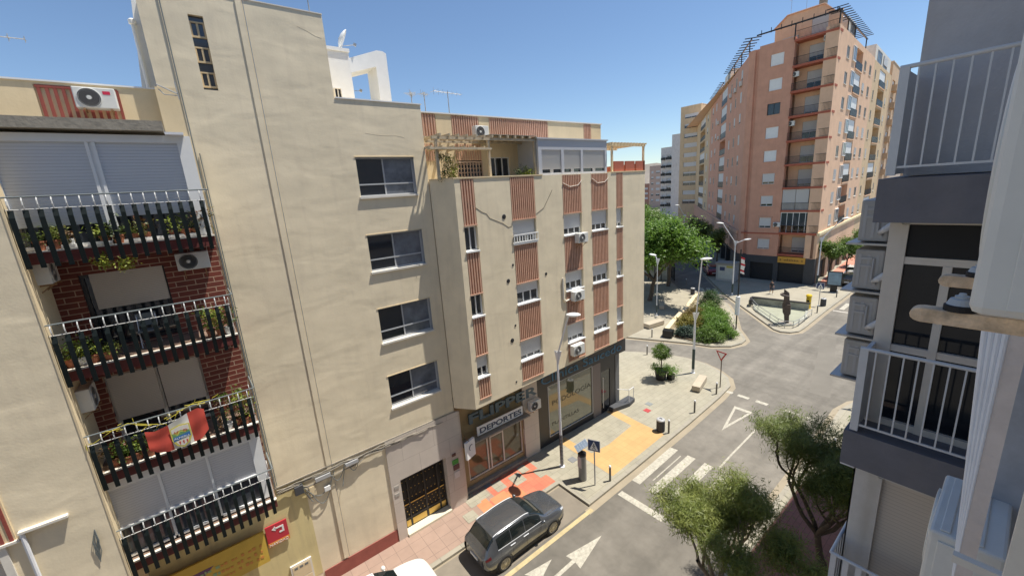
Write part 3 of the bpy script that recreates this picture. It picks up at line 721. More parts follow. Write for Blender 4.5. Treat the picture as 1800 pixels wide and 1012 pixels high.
# ---------------------------------------------------------------- salmon corner tower block
O = thing('apartment_building', 'tall salmon corner apartment block with red-edged balconies and black shopfronts', 'building', (63.4, 21, 0))
FLR = [3.95 + 2.985 * k for k in range(10)]
FO = FR(63.4, 25.6, 0, -1)
fops = [(1.4, 2.95, FLR[k] + .55, FLR[k] + 1.97, .15) for k in range(9)]
w = MB(); wallsheet(w, FO, 0, 4.05, 3.55, 31.2, fops, .15, .6)
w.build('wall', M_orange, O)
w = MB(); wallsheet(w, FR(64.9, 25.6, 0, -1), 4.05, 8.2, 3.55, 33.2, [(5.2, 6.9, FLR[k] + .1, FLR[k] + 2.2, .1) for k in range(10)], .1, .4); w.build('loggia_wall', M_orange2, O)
w = MB(); w.fbox(FR(63.4, 17.08, .9976, .07), 2.4, 43.9, 3, 30.9, -9, -1.35); w.add([(63.9, 25.65, 3), (80, 25.65, 3), (145, 66, 3), (145, 80, 3), (140, 80, 3), (66.5, 28.4, 3)] + [(63.9, 25.65, 30.9), (80, 25.65, 30.9), (145, 66, 30.9), (145, 80, 30.9), (140, 80, 30.9), (66.5, 28.4, 30.9)], [(0, 1, 2, 3, 4, 5), (11, 10, 9, 8, 7, 6)]); 
w.box(63.9, 65.5, 21.9, 25.6, 3, 31); w.build('inner_block', M_orange2, O)
hang = {1: 'enc', 2: 'enc2'}
for k in range(9):
    a = FLR[k]
    win = window(FO, 1.42, 2.93, a + .55, a + 1.97, .13, O, 'shutter' if k != 6 else 'none', M_white if k != 6 else M_slate, True, M_white if k in (8, 7, 5, 4) else M_shut, gap=[.1, .18, .22, .22, 0, 0, .0, 0, 0][k], cols=2, sillm=M_salmon)
    if k in (0, 1): m = MB(); m.fbox(FO, 1.2, 3.1, a + 2.02, a + 2.12, 0, .12); m.build('awning_box', M_salmon, win)
def small_rail(fr, a0, a1, z, parent, d=-.02, h=.95, step=.13, solid=False, mm=None):
    r = MB()
    r.fbox(fr, a0, a1, z + h - .04, z + h, d - .04, d); r.fbox(fr, a0, a1, z + .06, z + .09, d - .03, d - .01)
    if solid: r.fbox(fr, a0, a1, z + .1, z + h - .05, d - .025, d - .015)
    n = int((a1 - a0) / step)
    for k in range(n + 1): x = a0 + (a1 - a0 - .02) * k / n; r.fbox(fr, x, x + .02, z + .09, z + h - .04, d - .03, d - .01)
    r.build('railing', mm or M_black, parent)
for k in range(10):
    z = FLR[k]
    s = MB(); a1 = 8.5 if k else 7.9
    s.fbox(FO, 4.0 if k else 4.05, a1, z - .26, z, -1.5, .10 if k else .02); sl = s.build('balcony', M_slabred, O)
    small_rail(FO, 4.05, a1, z, sl, .08 if k else 0)
    wn_ = window(FR(64.9, 25.6, 0, -1), 5.22, 6.88, z + .12, z + 2.18, .08, O, 'shutter', M_white, False, M_shutg, gap=.35 if k % 3 else .1, cols=2)
    if k == 1:
        e = MB(); e.fbox(FO, 4.1, 8.4, z + .95, z + 2.6, -.1, -.04); ee = e.build('balcony_enclosure', M_glassb, O); e = MB()
        for q in range(7): x = 4.1 + q * .71; e.fbox(FO, x, x + .06, z, z + 2.68, -.12, -.02)
        e.fbox(FO, 4.1, 8.4, z + 2.6, z + 2.7, -.12, -.015); e.fbox(FO, 4.1, 8.4, z + .9, z + .95, -.12, -.015); e.build('frame', M_white, ee)
    if k == 2:
        e = MB(); e.fbox(FO, 4.1, 5.6, z, z + 2.7, -.1, -.04); e.fbox(FO, 5.65, 7.1, z, z + 2.7, -.1, -.04); e.fbox(FO, 7.1, 8.4, z, z + .9, -.1, -.04); ee = e.build('balcony_enclosure', M_shutg, O)
        e = MB(); e.fbox(FO, 7.1, 8.4, z + .9, z + 2.5, -.1, -.05); e.build('pane', M_glass, ee)
# narrow groove and rounded left shoulder
w = MB()
pts = [(63.4, 25.6), (63.75, 25.62), (63.75, 26.1), (63.55, 26.15), (63.6, 26.6), (63.85, 27.05), (64.3, 27.35)]
w.prism(pts + [(66, 27.5), (66, 25.6)], 3.55, 31.0); w.build('rounded_corner', M_orange, O)
FOL = FR(64.3, 27.35, -.843, -.538)
lcols = [(3.4, 4.5), (8.0, 9.1), (12.6, 13.7), (31, 32.4), (36.8, 38.3)]
lb = [(17.6, 24.6)]
ops = [(-b, -a, FLR[k] + .5, FLR[k] + 1.95, .10) for a, b in lcols for k in range(1, 9)] + [(-b, -a, FLR[k] + .02, FLR[k] + 2.62, 1.2) for a, b in lb for k in range(1, 9)]
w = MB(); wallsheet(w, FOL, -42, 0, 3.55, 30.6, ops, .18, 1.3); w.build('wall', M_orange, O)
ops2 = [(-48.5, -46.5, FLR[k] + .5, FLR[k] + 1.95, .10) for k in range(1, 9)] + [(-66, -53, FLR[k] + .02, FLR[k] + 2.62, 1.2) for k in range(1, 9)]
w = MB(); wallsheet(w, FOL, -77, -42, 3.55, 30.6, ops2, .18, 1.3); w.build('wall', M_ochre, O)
random.seed(11)
for k in range(1, 9):
    z = FLR[k]
    for a, b in lcols + [(46.5, 48.5)]:
        sh = random.random() < .6
        window(FOL, -b + .01, -a - .01, z + .5, z + 1.95, .055, O, 'shutter' if sh else 'none', M_offw, False, M_shutg, gap=random.choice([.0, .2, .4]), cols=2)
    for a, b in lb + [(53, 66)]:
        s = MB(); s.fbox(FOL, -b, -a, z + .03, z + 2.6, -1.3, -1.2); bk = s.build('balcony', M_orange2 if a < 50 else M_ochre, O)
        s = MB(); mid = (a + b) / 2; s.fbox(FOL, -mid - (b - a) * .3, -mid + (b - a) * .2, z + .1, z + 2.2, -1.19, -1.12)
        if random.random() < .5: s.fbox(FOL, -b + .1, -a - .1, z + 1.0, z + 2.6, -.15, -.08)
        s.build('shutter', M_shut, bk)
        small_rail(FOL, -b, -a, z + .05, bk, .0, 1.0, .22, True)
w = MB(); w.fbox(FOL, -77, .2, 6.45, 6.95, -.1, .25); w.fbox(FOL, -77, 0, 3.55, 6.3, 0.02, .12); w.build('cornice', M_salmon, O)
w = MB(); w.fbox(FO, -.9, 8.55, 6.62, 6.80, -.3, .06); w.build('cornice', M_slabred, O)
w = MB()
for k in range(12): a = -4 - k * 6; w.fbox(FOL, a, a + 1.0, 0, 3.6, -1.6, .1)
w.fbox(FOL, -77, 0, 0, 3.6, -3, -2.2); w.fbox(FOL, -77, .2, 3.3, 3.9, -3, .05); w.build('arcade', M_grey3, O)
# right wing along the avenue
FOR_ = FR(63.4, 17.08, .9976, .07)
rcols = [(5.0, 6.6), (17.0, 18.6), (21.2, 22.9)]
rops = [(a, b, FLR[k] + .5, FLR[k] + 1.95, .10) for a, b in rcols for k in range(1, 9)] + [(10.7, 15.4, FLR[k] + .02, FLR[k] + 2.62, 1.2) for k in range(1, 9)]
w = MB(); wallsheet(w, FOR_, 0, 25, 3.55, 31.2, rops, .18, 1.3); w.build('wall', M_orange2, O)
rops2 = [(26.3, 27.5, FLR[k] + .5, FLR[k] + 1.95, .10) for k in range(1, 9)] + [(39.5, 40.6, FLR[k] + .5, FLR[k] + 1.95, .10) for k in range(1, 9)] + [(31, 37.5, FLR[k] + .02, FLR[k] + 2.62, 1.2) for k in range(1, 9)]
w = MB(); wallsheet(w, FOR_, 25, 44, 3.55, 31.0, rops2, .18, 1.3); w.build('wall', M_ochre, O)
for k in range(1, 9):
    z = FLR[k]
    for a, b in rcols + [(26.3, 27.5), (39.5, 40.6)]:
        window(FOR_, a + .01, b - .01, z + .5, z + 1.95, .055, O, 'shutter' if random.random() < .5 else 'none', M_offw, True, M_shutg, gap=random.choice([.0, .3]), cols=2)
    s = MB(); s.fbox(FOR_, 8.5, 10.3, z + .75, z + 2.35, -.02, .10); bw = s.build('bay_window', M_glassb, O)
    s = MB(); s.fbox(FOR_, 8.45, 10.35, z + 2.35, z + 2.45, 0, .15); s.fbox(FOR_, 8.45, 10.35, z + .65, z + .75, 0, .15)
    for x in (8.45, 9.36, 10.27): s.fbox(FOR_, x, x + .08, z + .75, z + 2.35, .0, .13)
    s.build('frame', M_white, bw)
    for a, b in ((10.7, 15.4), (31, 37.5)):
        s = MB(); s.fbox(FOR_, a, b, z + .03, z + 2.6, -1.3, -1.2); bk = s.build('balcony', M_orange if a < 20 else M_ochre, O)
        s = MB(); c = (a + b) / 2; s.fbox(FOR_, c - 1.2, c + 1.0, z + .1, z + 2.2, -1.19, -1.12)
        if k in (6, 5, 7) and a < 20 or random.random() < .3: s.fbox(FOR_, a + .1, b - .1, z + 1.0, z + 2.6, -.15, -.08)
        s.build('shutter', M_white, bk)
        s = MB(); s.fbox(FOR_, a - .05, b + .05, z - .12, z + .03, -.2, .12); s.build('slab_edge', M_orange2, bk)
        small_rail(FOR_, a, b, z + .05, bk, .08, 1.0, .2, True)
w = MB(); w.fbox(FOR_, -.1, 44, 6.60, 6.95, -.1, .22); w.build('cornice', M_cream, O)
w = MB(); wallsheet(w, FOR_, 1.2, 44, 0, 3.55, [(3 + 5 * k, 6.2 + 5 * k, 0, 2.9, .3) for k in range(8)], .3, 1.0); w.build('shopfronts', mat('brown_stone', (.30, .20, .14), .8, .15, 1), O)
w = MB()
for k in range(8): w.fbox(FOR_, 3 + 5 * k, 6.2 + 5 * k, 0, 2.9, -.35, -.3)
w.build('shop_window', M_dark, O)
w = MB(); w.fbox(FOR_, 0, 44, 3.5, 6.6, -.6, -.3); w.build('wall', M_orange, O)
# black corner shop
w = MB(); wallsheet(w, FO, -.6, 8.5, 0, 3.55, [(.6, 3.65, .02, 2.5, .25), (4.25, 7.35, .02, 2.75, .25)], .25, .6)
w.prism([(63.5, 26.2), (64.2, 27.6), (66, 29), (66, 26.2)], 0, 3.55); w.build('shop_front', M_grey3, O)
s = MB(); s.fbox(FO, .6, 3.65, .02, 2.5, -.3, -.24); s.fbox(FO, 4.25, 7.35, .02, 2.75, -.3, -.24); s.build('roller_door', ribbed('black_shutter', (.022, .022, .024), .09), O)
s = MB(); s.fbox(FO, 4.2, 7.45, 2.75, 3.6, .0, .12); so = s.build('shop_sign', mat('sign_orange', (.62, .33, .05), .5), None)
tag(so, 'long orange shop sign with dark script over the right black roller door', 'sign')
m = MB()
random.seed(21)
x = 5.0
while x < 6.7:
    h = random.choice([.16, .2, .3]); m.fbox(FO, x, x + .07, 3.05, 3.05 + h, .121, .135); m.fbox(FO, x, x + .13, 3.05, 3.10, .121, .134); x += .2
for c in (4.55, 7.12):
    for q in range(5):
        t0 = q * 2 * math.pi / 5; m.tube([FP(FO, c, .13, 3.16), FP(FO, c + .12 * math.sin(t0), .13, 3.16 + .12 * math.cos(t0))], .02, 4)
m.build('script_marks', mat('sign_brown', (.06, .035, .02), .5), so)
# roof storey, gables, steel pergolas
w = MB()
w.box(66.3, 74, 18.6, 25.0, 30.9, 33.4); w.add([(66.2, 18.5, 33.4), (66.2, 25.1, 33.4), (66.2, 23.6, 34.6), (66.2, 19.6, 34.6), (75, 18.5, 33.4), (75, 25.1, 33.4), (75, 23.6, 34.6), (75, 19.6, 34.6)], [(0, 1, 2, 3), (7, 6, 5, 4), (0, 3, 7, 4), (3, 2, 6, 7), (2, 1, 5, 6), (1, 0, 4, 5)]); w.build('roof_storey', M_orange2, O)
w = MB(); w.tube([(66.1, 18.4, 33.4), (66.1, 19.6, 34.65), (66.1, 23.6, 34.65), (66.1, 25.2, 33.35)], .09, 6); w.build('gable_trim', M_salmon, O)
w = MB(); w.box(67, 67.7, 19.8, 20.5, 34.6, 35.6); w.box(66.9, 67.8, 19.7, 20.6, 35.6, 35.75); w.box(66.95, 67.75, 19.75, 20.55, 36.0, 36.1)
for a, b in ((67, 19.8), (67.6, 19.8), (67, 20.4), (67.6, 20.4)): w.box(a, a + .1, b, b + .1, 35.75, 36.0)
w.build('chimney', M_concrete, O)
window(FR(66.3, 25.6, 0, -1), 1.6, 3.4, 31.0, 32.0, -.02, O, 'shutter', M_offw, False, M_shutg)
window(FR(66.3, 25.6, 0, -1), 4.8, 6.4, 30.95, 32.9, -.02, O, 'shutter', M_offw, False, M_shutg, gap=.2)
w = MB(); P_ = M_black
w.fbox(FO, -.5, 8.6, 32.55, 32.72, -.1, .0); w.fbox(FO, 3.9, 4.02, 30.8, 32.6, -.1, 0)
for k in range(8): w.fbox(FO, k * 1.15, k * 1.15 + .07, 32.5, 33.1, -.1, -.04)
for k in range(18): a = -1.2 + k * 1.0; w.fbox(FOR_, a, a + .08, 32.62, 32.70, -1.2, .8)
w.fbox(FOR_, -1, 17.5, 32.48, 32.62, -.15, .0)
for a in (0, 4.5, 9, 17): w.fbox(FOR_, a, a + .12, 31.2, 32.5, -.15, -.03)
for k in range(15): a = 1.0 - k * 1.35; w.fbox(FOL, a, a + .10, 32.5, 32.6, -1.2, .75)
w.fbox(FOL, -18, 1, 32.35, 32.5, -.15, 0)
for a in (-.2, -6, -12, -17.8): w.fbox(FOL, a, a + .12, 30.6, 32.4, -.15, -.03)
for k in range(12): a = -24 - k * 1.5; w.fbox(FOL, a, a + .10, 32.2, 32.3, -1.2, .6)
w.fbox(FOL, -42, -24, 32.05, 32.2, -.15, 0)
w.build('steel_pergola', M_black, O)
for q_ in ((FOL, -24, -17.5, 30.6, 33.0, -3, -.3), (FOL, -77, -42, 30.6, 33, -3, -.6), (FOR_, 5.5, 10.5, 31.2, 33.2, -4, -.3), (FOR_, 17, 24, 31.2, 32.6, -4, -1.2), (FOR_, 25.5, 42, 30.6, 33.3, -4, -.1)):
    w = MB(); w.fbox(*q_); w.build('roof_storey', M_offw, O)
window(FOR_, 7.2, 9.4, 31.6, 32.9, .26, O, 'none', M_greyalu, False, pane=M_glassb, cols=3)
window(FOR_, 27.5, 31.5, 30.9, 32.8, .06, O, 'none', M_greyalu, False, pane=M_glassb, cols=3); window(FOR_, 33.5, 37.5, 30.9, 32.8, .06, O, 'shutter', M_greyalu, False, M_shut, gap=.3, cols=3)
for y, x in ((23.9, 68), (22, 67.5)):
    antenna(x, y, 34.0, 3.0 if y > 23 else 4.6, 3, 'thin mast on the roof of the salmon block, %s' % ('left and shorter' if y > 23 else 'right and taller'), dx=.05)
for i, (a, z, lab) in enumerate([(7.4, FLR[8] + 2.0, 'unit hung at the ceiling of the top salmon front balcony'), (4.25, FLR[7] + 1.7, 'unit at the left end of the second salmon front balcony from the top'), (4.25, FLR[5] + 1.8, 'unit at the left end inside the fifth salmon front balcony from the top'), (3.75, FLR[1] + .75, 'unit beside the lowest glazed balcony of the salmon front')]):
    p = FP(FO, a, -.5 if i < 3 else .0, z); ac_unit((p[0] + (.0), p[1], p[2]), lab, R(-90), w=.85, h=.6)
for k, t0 in ((8, 3.9), (8, 8.6), (8, 13.1), (7, 27), (6, 26)):
    p = FP(FOL, -t0, .02, FLR[k] + (-.2 if k == 8 else .3)); ac_unit(p, ['unit below the nearest top-floor window of the salmon left wing', 'unit below the second top-floor window of the salmon left wing', 'unit below the third top-floor window of the salmon left wing', 'unit on the salmon left wing beyond the balcony column, upper', 'unit on the salmon left wing beyond the balcony column, lower'][[3.9, 8.6, 13.1, 27, 26].index(t0)], math.atan2(.538, .843) - math.pi, w=.9, h=.65)

# ---------------------------------------------------------------- far buildings
def block(name, label, fr, a0, a1, z1, cols, rows, zstart, pitch, m, depth=12, kind='win', wm=None, rail=False):
    t = thing('apartment_building', label, 'building', (fr[0], fr[1], 0))
    ops = [(a, b, zstart + pitch * k, zstart + pitch * k + 1.35, .25) for a, b in cols for k in range(rows)]
    w = MB(); wallsheet(w, fr, a0, a1, 0, z1, ops, .25, .6)
    w.fbox(fr, a0, a1, 0, z1 - .02, -depth, -.6); w.build('wall', m, t)
    w = MB(); w.fbox(fr, a0 - .05, a1 + .05, z1, z1 + .12, -depth, .08); w.build('coping', M_offw, t)
    for a, b in cols:
        for k in range(rows):
            z = zstart + pitch * k
            wd = MB(); wd.fbox(fr, a, b, z, z + 1.35, -.3, -.25); o = wd.build('window', M_glassb, t)
            s = MB(); g = random.choice([0, .3, .6]); s.fbox(fr, a + .03, b - .03, z + 1.35 * g, z + 1.34, -.24, -.18)
            for q in (a, (a + b) / 2 - .03, b - .06): s.fbox(fr, q, q + .06, z, z + 1.35, -.245, -.17)
            s.build('shutter', wm or M_shut, o)
            if rail:
                s = MB(); s.fbox(fr, a - .2, b + .2, z - .75, z - .6, -.1, .75); sl = s.build('balcony', m, t)
                s = MB(); s.fbox(fr, a - .2, b + .2, z - .6, z + .3, .7, .75); s.fbox(fr, a - .2, a - .15, z - .6, z + .3, 0, .7); s.fbox(fr, b + .15, b + .2, z - .6, z + .3, 0, .7); s.build('railing', M_black if rail != 'solid' else m, sl)
    return t
block('b', 'beige apartment block with wide shuttered windows beyond the left wing of the salmon block', FR(130, 74.9, 0, -1), 0, 6.7, 37.2, [(1.3, 5.9)], 10, 7.1, 2.95, stucco('beige_far', (.66, .50, .32), .2))
block('b', 'narrow blank white building side standing left of the beige block', FR(150, 90, 0, -1), .3, 4.0, 31.6, [], 0, 0, 3, stucco('white_far', (.70, .68, .66), .1))
block('b', 'white building with dark balcony column left of the blank white side', FR(152, 95.5, 0, -1), 0, 5.2, 27.5, [(.6, 1.6), (2.6, 4.4)], 7, 5.5, 3.0, stucco('white_far', (.70, .68, .66), .1), rail=True)
block('b', 'low pinkish building far down the left avenue', FR(210, 139, 0, -1), 0, 9.5, 23.5, [(1, 2.5), (4, 6.5), (7.5, 8.8)], 6, 4, 3.1, stucco('pink_far', (.58, .42, .34), .1))
block('b', 'brick red building low on the far horizon left of the avenue', FR(240, 173, 0, -1), 0, 14, 14, [(1, 4), (6, 9), (10.5, 13)], 3, 4, 3.1, stucco('brick_far', (.42, .22, .16), .1))
block('b', 'peach apartment block with stacked solid balconies at the far end of the right wing', FR(108.2, 20.3, .9976, .07), 0, 17, 33.6, [(2, 5.5), (9, 12.5)], 9, 4.6, 3.1, stucco('peach_far', (.60, .42, .27), .1), rail='solid')
block('b', 'row of low dim buildings closing the end of the right street', FR(190, 30, 0, -1), 0, 60, 12, [(3 + 6 * k, 6 + 6 * k) for k in range(9)], 3, 1.5, 3.2, stucco('peach_far', (.60, .42, .27), .1))
block('b', 'cream houses behind the plaza trees at the left edge of the avenue', FR(98, 92, .35, -.93), -20, 17, 9, [(-16 + 5 * k, -13.5 + 5 * k) for k in range(6)], 2, 1.5, 3.2, stucco('cream_far', (.62, .52, .40), .1))
random.seed(4)
w = MB(); n = 60
rid = [(400, -260 + 900 * k / n, 12 + 9 * math.sin(k * .35) + 6 * math.sin(k * .9) + random.uniform(-1, 1)) for k in range(n + 1)]
for k in range(n):
    (x, y0, h0), (x, y1, h1) = rid[k], rid[k + 1]
    w.add([(x, y0, -2), (x, y1, -2), (x + 60, y1, h1 + 16), (x + 60, y0, h0 + 16), (x + 400, y0, -2), (x + 400, y1, -2)], [(0, 1, 2, 3), (3, 2, 5, 4)])
struct('hills', w, mat('dry_hill', (.30, .26, .22), .95, .3, .02))

# ---------------------------------------------------------------- our own side: grey and white building on the right
G = thing('apartment_building', 'white and dark grey apartment building on the right with glazed balconies, seen close', 'building', (9, -.5, 0))
M_gw = mat('grey_wall', (.50, .50, .52), .8, .09, 2.2, .25, 35, stain=((.40, .40, .41), .5))
M_band = mat('charcoal_band', (.16, .16, .18), .8, .12, 3, .2, 30, stain=((.20, .19, .19), .6))
M_fr = mat('beige_window_frame', (.66, .61, .54), .45, .05, 6)
M_wallw = mat('white_wall', (.62, .60, .57), .8, .12, 2.5, .25, 25, stain=((.44, .40, .34), .6))
FG = FR(6.2, 1.0, 0, -1)
w = MB(); w.box(-14, 29.5, -14, -.62, 0, 24.5); w.box(6.7, 29.5, -.62, 1.0, 0, 24.5); w.build('wall', M_wallw, G)
w = MB(); w.box(6.35, 6.7, -.62, .98, 14.68, 24.4); w.build('upper_wall', M_gw, G)
w = MB(); w.box(5.76, 13.1, -.62, 1.075, 14.22, 14.67); w.box(5.76, 13.1, -.62, 1.075, 11.27, 11.72); w.box(5.76, 13.1, -.62, 1.075, 8.3, 8.78); w.build('slab_band', M_band, G)
w = MB()
for a0, a1, z0, z1 in ((0, .1, 11.72, 14.22), (.1, 1.62, 14.16, 14.22), (.1, 1.62, 13.72, 13.80), (.1, 1.62, 12.68, 12.76), (.10, .16, 11.72, 14.16), (.47, .54, 11.72, 13.72), (.1, 1.62, 11.72, 11.80), (1.1, 1.16, 11.72, 13.72)):
    w.fbox(FG, a0, a1, z0, z1, -.06, 0 if a1 - a0 > .2 else .012)
fr1 = w.build('balcony_glazing', M_fr, G)
w = MB(); w.fbox(FG, .1, 1.62, 11.8, 14.16, -.1, -.045); w.build('pane', mat('dark_balcony_glass', (.014, .017, .022), .06, spec=.35), fr1)
w = MB(); w.fbox(FG, .16, 1.6, 13.82, 14.15, -.04, -.02); w.build('transom_blind', mat('near_black', (.012, .012, .013), .7), fr1)
w = MB(); w.box(6.2, 6.7, .985, 1.0, 11.72, 14.22); w.box(6.2, 6.7, .985, 1.0, 8.8, 11.27); w.build('side_cheek', M_wallw, G)
w = MB(); w.fbox(FG, 0, .24, 8.78, 11.27, -.2, .0); w.fbox(FG, .24, 1.62, 10.98, 11.27, -.2, -.01); w.fbox(FG, .24, .28, 8.78, 10.98, -.1, .005); w.build('lower_wall', M_wallw, G)
w = MB(); w.fbox(FG, .28, 1.62, 8.78, 10.98, -.12, -.06); w.build('roller_shutter', M_shutw, G)
def front_rail(z0, z1, yl, label_mat, bot=True, step=.115, post=True):
    m = MB(); X0 = 5.80
    m.tube([(X0, yl, z1), (X0, -.6, z1)], .021, 10); 
    if bot: m.box(X0 - .01, X0 + .01, -.6, yl, z0, z0 + .022)
    n = int((yl + .6) / step)
    for k in range(1, n + 1): m.box(X0 - .008, X0 + .008, yl - .03 - k * step, yl - .03 - k * step + .014, z0, z1)
    m.box(X0 - .02, X0 + .5, yl - .06, yl - .02, z0 - .06, z1 - .03); m.box(X0 - .022, X0 + .02, yl - .075, yl + .0, z0 - .07, z1)
    m.build('railing', label_mat, G)
M_rw = mat('rail_white', (.62, .64, .66), .4, .05, 8)
front_rail(14.77, 15.73, 1.03, M_rw); front_rail(11.81, 12.78, 1.03, M_rw)
m = MB(); m.tube([(5.8, 1.04, 9.89), (5.8, -.6, 9.89)], .021, 8); m.tube([(5.8, 1.04, 9.89), (6.9, 1.04, 9.89)], .021, 8)
for k in range(12): m.box(5.79, 5.81, .98 - k * .13, 1.04 - k * .13, 8.8, 9.87)
for k in range(8): m.box(5.86 + k * .13, 5.93 + k * .13, 1.03, 1.045, 8.8, 9.87)
m.build('railing', M_rw, G)
m = MB(); m.box(6.25, 6.5, 1.0, 1.16, 10.95, 11.1); m.build('awning_housing', M_alu, G)
# near pilaster, terrace wall and its railing
m = MB()
m.box(3.0, 3.3, -.066, -.006, 7.5, 15.2)
mm_ = m.build('pilaster', mat('pinkish_wall', (.68, .61, .57), .8, .10, 5, .3, 30, stain=((.5, .42, .36), .5)), G)
m = MB()
prof_ = [(12.45, .000), (13.28, .046), (13.76, .073), (14.2, .098), (15.2, .13)]
for k in range(4):
    m.tube([(3.0 + .004 * k, -.004 + (y + .004) * (k + .5) / 4, z) for z, y in prof_], [max(.002, (y + .006) / 7) for z, y in prof_], 8)
m.build('corner_trim', mat('blue_white_trim', (.80, .83, .88), .5, .05, 6), mm_)
m = MB(); m.box(4.3, 4.5, -.62, -.03, 7.5, 13.65); m.build('terrace_wall', mat('mottled_grey', (.36, .38, .42), .6, .25, 2.5, .2, 8), G)
m = MB()
for z in (13.75, 13.95): m.box(4.3, 4.34, -.62, -.06, z, z + .03)
for k in range(6): m.box(4.31, 4.33, -.12 - k * .1, -.10 - k * .1, 13.65, 14.3)
m.build('railing', M_white, G)
m = MB(); m.box(2.6, 2.64, -.5, .015, 12.90, 12.94); m.build('bracket_bar', M_offw, G)
m = MB(); m.box(2.4, 2.44, -.5, .02, 12.85, 12.89); m.build('bracket_bar', M_offw, G)
m = MB(); m.box(1.8, 1.84, -.16, -.098, 11, 13.83); m.build('rail_post', M_offw, G)
RU = R(180)
for i, z in enumerate((13.86, 13.22, 12.58, 11.95)):
    u = ac_unit((7.32, 1.12, z), ['topmost of the four units stacked up the right building, half behind the charcoal band', 'second from the top of the four units stacked up the right building', 'third from the top of the four units stacked up the right building', 'lowest of the four units stacked up the right building'][i], RU, h=.53, w=.82, body=mat('ac_grey_side', (.40, .39, .37), .5, .08, 5), bracket=False)
    m = L(); m.box(-.47, .47, -.40, .14, -.045, -.02); m.build('shelf', M_galv, u)
    m = L()
    for k in range(3): m.box(.41, .414, -.26 + k * .09, -.23 + k * .09, .05, .47)
    m.box(.41, .425, -.24, -.12, .30, .33); m.box(.41, .425, -.24, -.12, .40, .43); m.tube([(.43, -.10, .42), (.45, -.10, .3), (.45, -.10, .12), (.43, -.05, .08)], .012, 6)
    m.build('service_cover', M_greyalu, u)
    m = L(); pts = [(.45, -.08, .12), (.50, -.02, .17), (.47, .05, .25), (.40, .10, .36), (.3, .16, .4)]; m.tube(pts, [.025, .04, .035, .045, .03], 8); m.build('wrapped_pipe', mat('foil_wrap', (.62, .64, .66), .3, .1, 12, .6, 25), u, smooth=True)
# the big near unit on rusty arms, upper right
n1 = ac_unit((1.69, -.29, 14.475), 'large white unit very near at the right edge on rusty arms', RU, h=.62, w=.82, dp=.352, bracket=False)
M_arm = mat('rusting_arm', (.66, .50, .34), .8, .4, 22, .3, 60, stain=((.42, .19, .06), 1.0))
for x in (.24, -.23):
    m = L(); t = .02
    m.box(x - t, x + t, -.44, .3, -.072, -.034); m.tube([(x - t + .001, -.44, -.053), (x + t - .001, -.44, -.053)], .0188, 12)
    m.build('support_arm', M_arm, n1, bevel=.003)
    m = L(); m.lathe([(.030, -.034), (.030, -.020), (.026, -.018)], (x, -.372, 0), 'Z', 20, 0)
    m.lathe([(.0265, -.019), (.020, -.004), (.013, -.003), (.013, .003), (.008, .004), (.006, .010)], (x, -.372, 0), 'Z', 20, 1)
    m.build('vibration_mount', [M_rubber, mat('mount_grey', (.42, .45, .47), .5)], n1)
m = L(); m.box(.41, .418, -.30, -.26, .02, .60); m.box(.41, .414, -.20, -.03, .04, .58); m.lathe([(.008, 0), (.008, .004), (.001, .005)], (.415, -.215, .05), 'X', 14); m.build('side_panel', M_acw, n1, bevel=.004)
n2 = ac_unit((4.02, -.20, 11.72), 'white ridged unit seen from above below the near pilaster, lower right', RU, h=.62, w=.82, dp=.35, bracket=True)
m = L(); m.box(.41, .425, -.30, -.18, .08, .56); m.box(-.38, .38, -.3, -.25, .62, .632); m.box(-.38, .38, -.15, -.1, .62, .632); m.build('ridge', M_acw, n2, bevel=.008)

# ================================================================ ground
M_asph = mat('asphalt', (.188, .170, .142), .93, .14, .35, .35, 90)
def smear(m, amt, sc, rot):
    nt = m.node_tree; N = nt.nodes; L_ = nt.links; b = N['Principled BSDF']; src = b.inputs['Base Color'].links[0].from_socket
    tc = N.new('ShaderNodeTexCoord'); mp = N.new('ShaderNodeMapping'); mp.inputs['Scale'].default_value = sc; mp.inputs['Rotation'].default_value = (0, 0, rot)
    L_.new(tc.outputs['Object'], mp.inputs['Vector']); n = N.new('ShaderNodeTexNoise'); n.inputs['Scale'].default_value = 1; n.inputs['Detail'].default_value = 7; n.inputs['Distortion'].default_value = .5
    L_.new(mp.outputs[0], n.inputs['Vector']); r = N.new('ShaderNodeMapRange'); r.inputs[1].default_value = .35; r.inputs[2].default_value = .68; r.inputs[3].default_value = 1 + amt * .5; r.inputs[4].default_value = 1 - amt
    L_.new(n.outputs['Fac'], r.inputs[0]); v = N.new('ShaderNodeVectorMath'); v.operation = 'SCALE'; L_.new(src, v.inputs[0]); L_.new(r.outputs[0], v.inputs['Scale']); L_.new(v.outputs[0], b.inputs['Base Color'])
smear(M_asph, .22, (.09, .75, 1), R(4)); smear(M_asph, .14, (.8, .11, 1), R(-50)); smear(M_asph, .10, (2.6, 2.6, 1), 0)
w = MB(); w.add([(-300, -400, -.13), (900, -400, -.13), (900, 600, -.13), (-300, 600, -.13)], [(0, 1, 2, 3)])
struct('road', w, M_asph, fix=False)
M_pave = tiled('grey_paving', (.34, .31, .235), (.31, .285, .215), (.24, .215, .16), 1, .6, .4, .012, .85, 'XY', .25, .16)
M_pinkp = tiled('pink_paving', (.34, .235, .18), (.31, .215, .165), (.23, .16, .125), 1, .6, .6, .014, .85, 'XY', .25, .14, 0)
M_redp = tiled('red_paving', (.52, .14, .085), (.56, .18, .10), (.36, .11, .07), 1, .4, .4, .008, .8, 'XY', .2, .15, 0)
M_orp = mat('orange_paving', (.60, .22, .10), .85, .1, 2)
M_yelp = tiled('yellow_paving', (.52, .33, .14), (.49, .31, .13), (.40, .26, .11), 1, .4, .4, .008, .85, 'XY', .2, .1, 0)
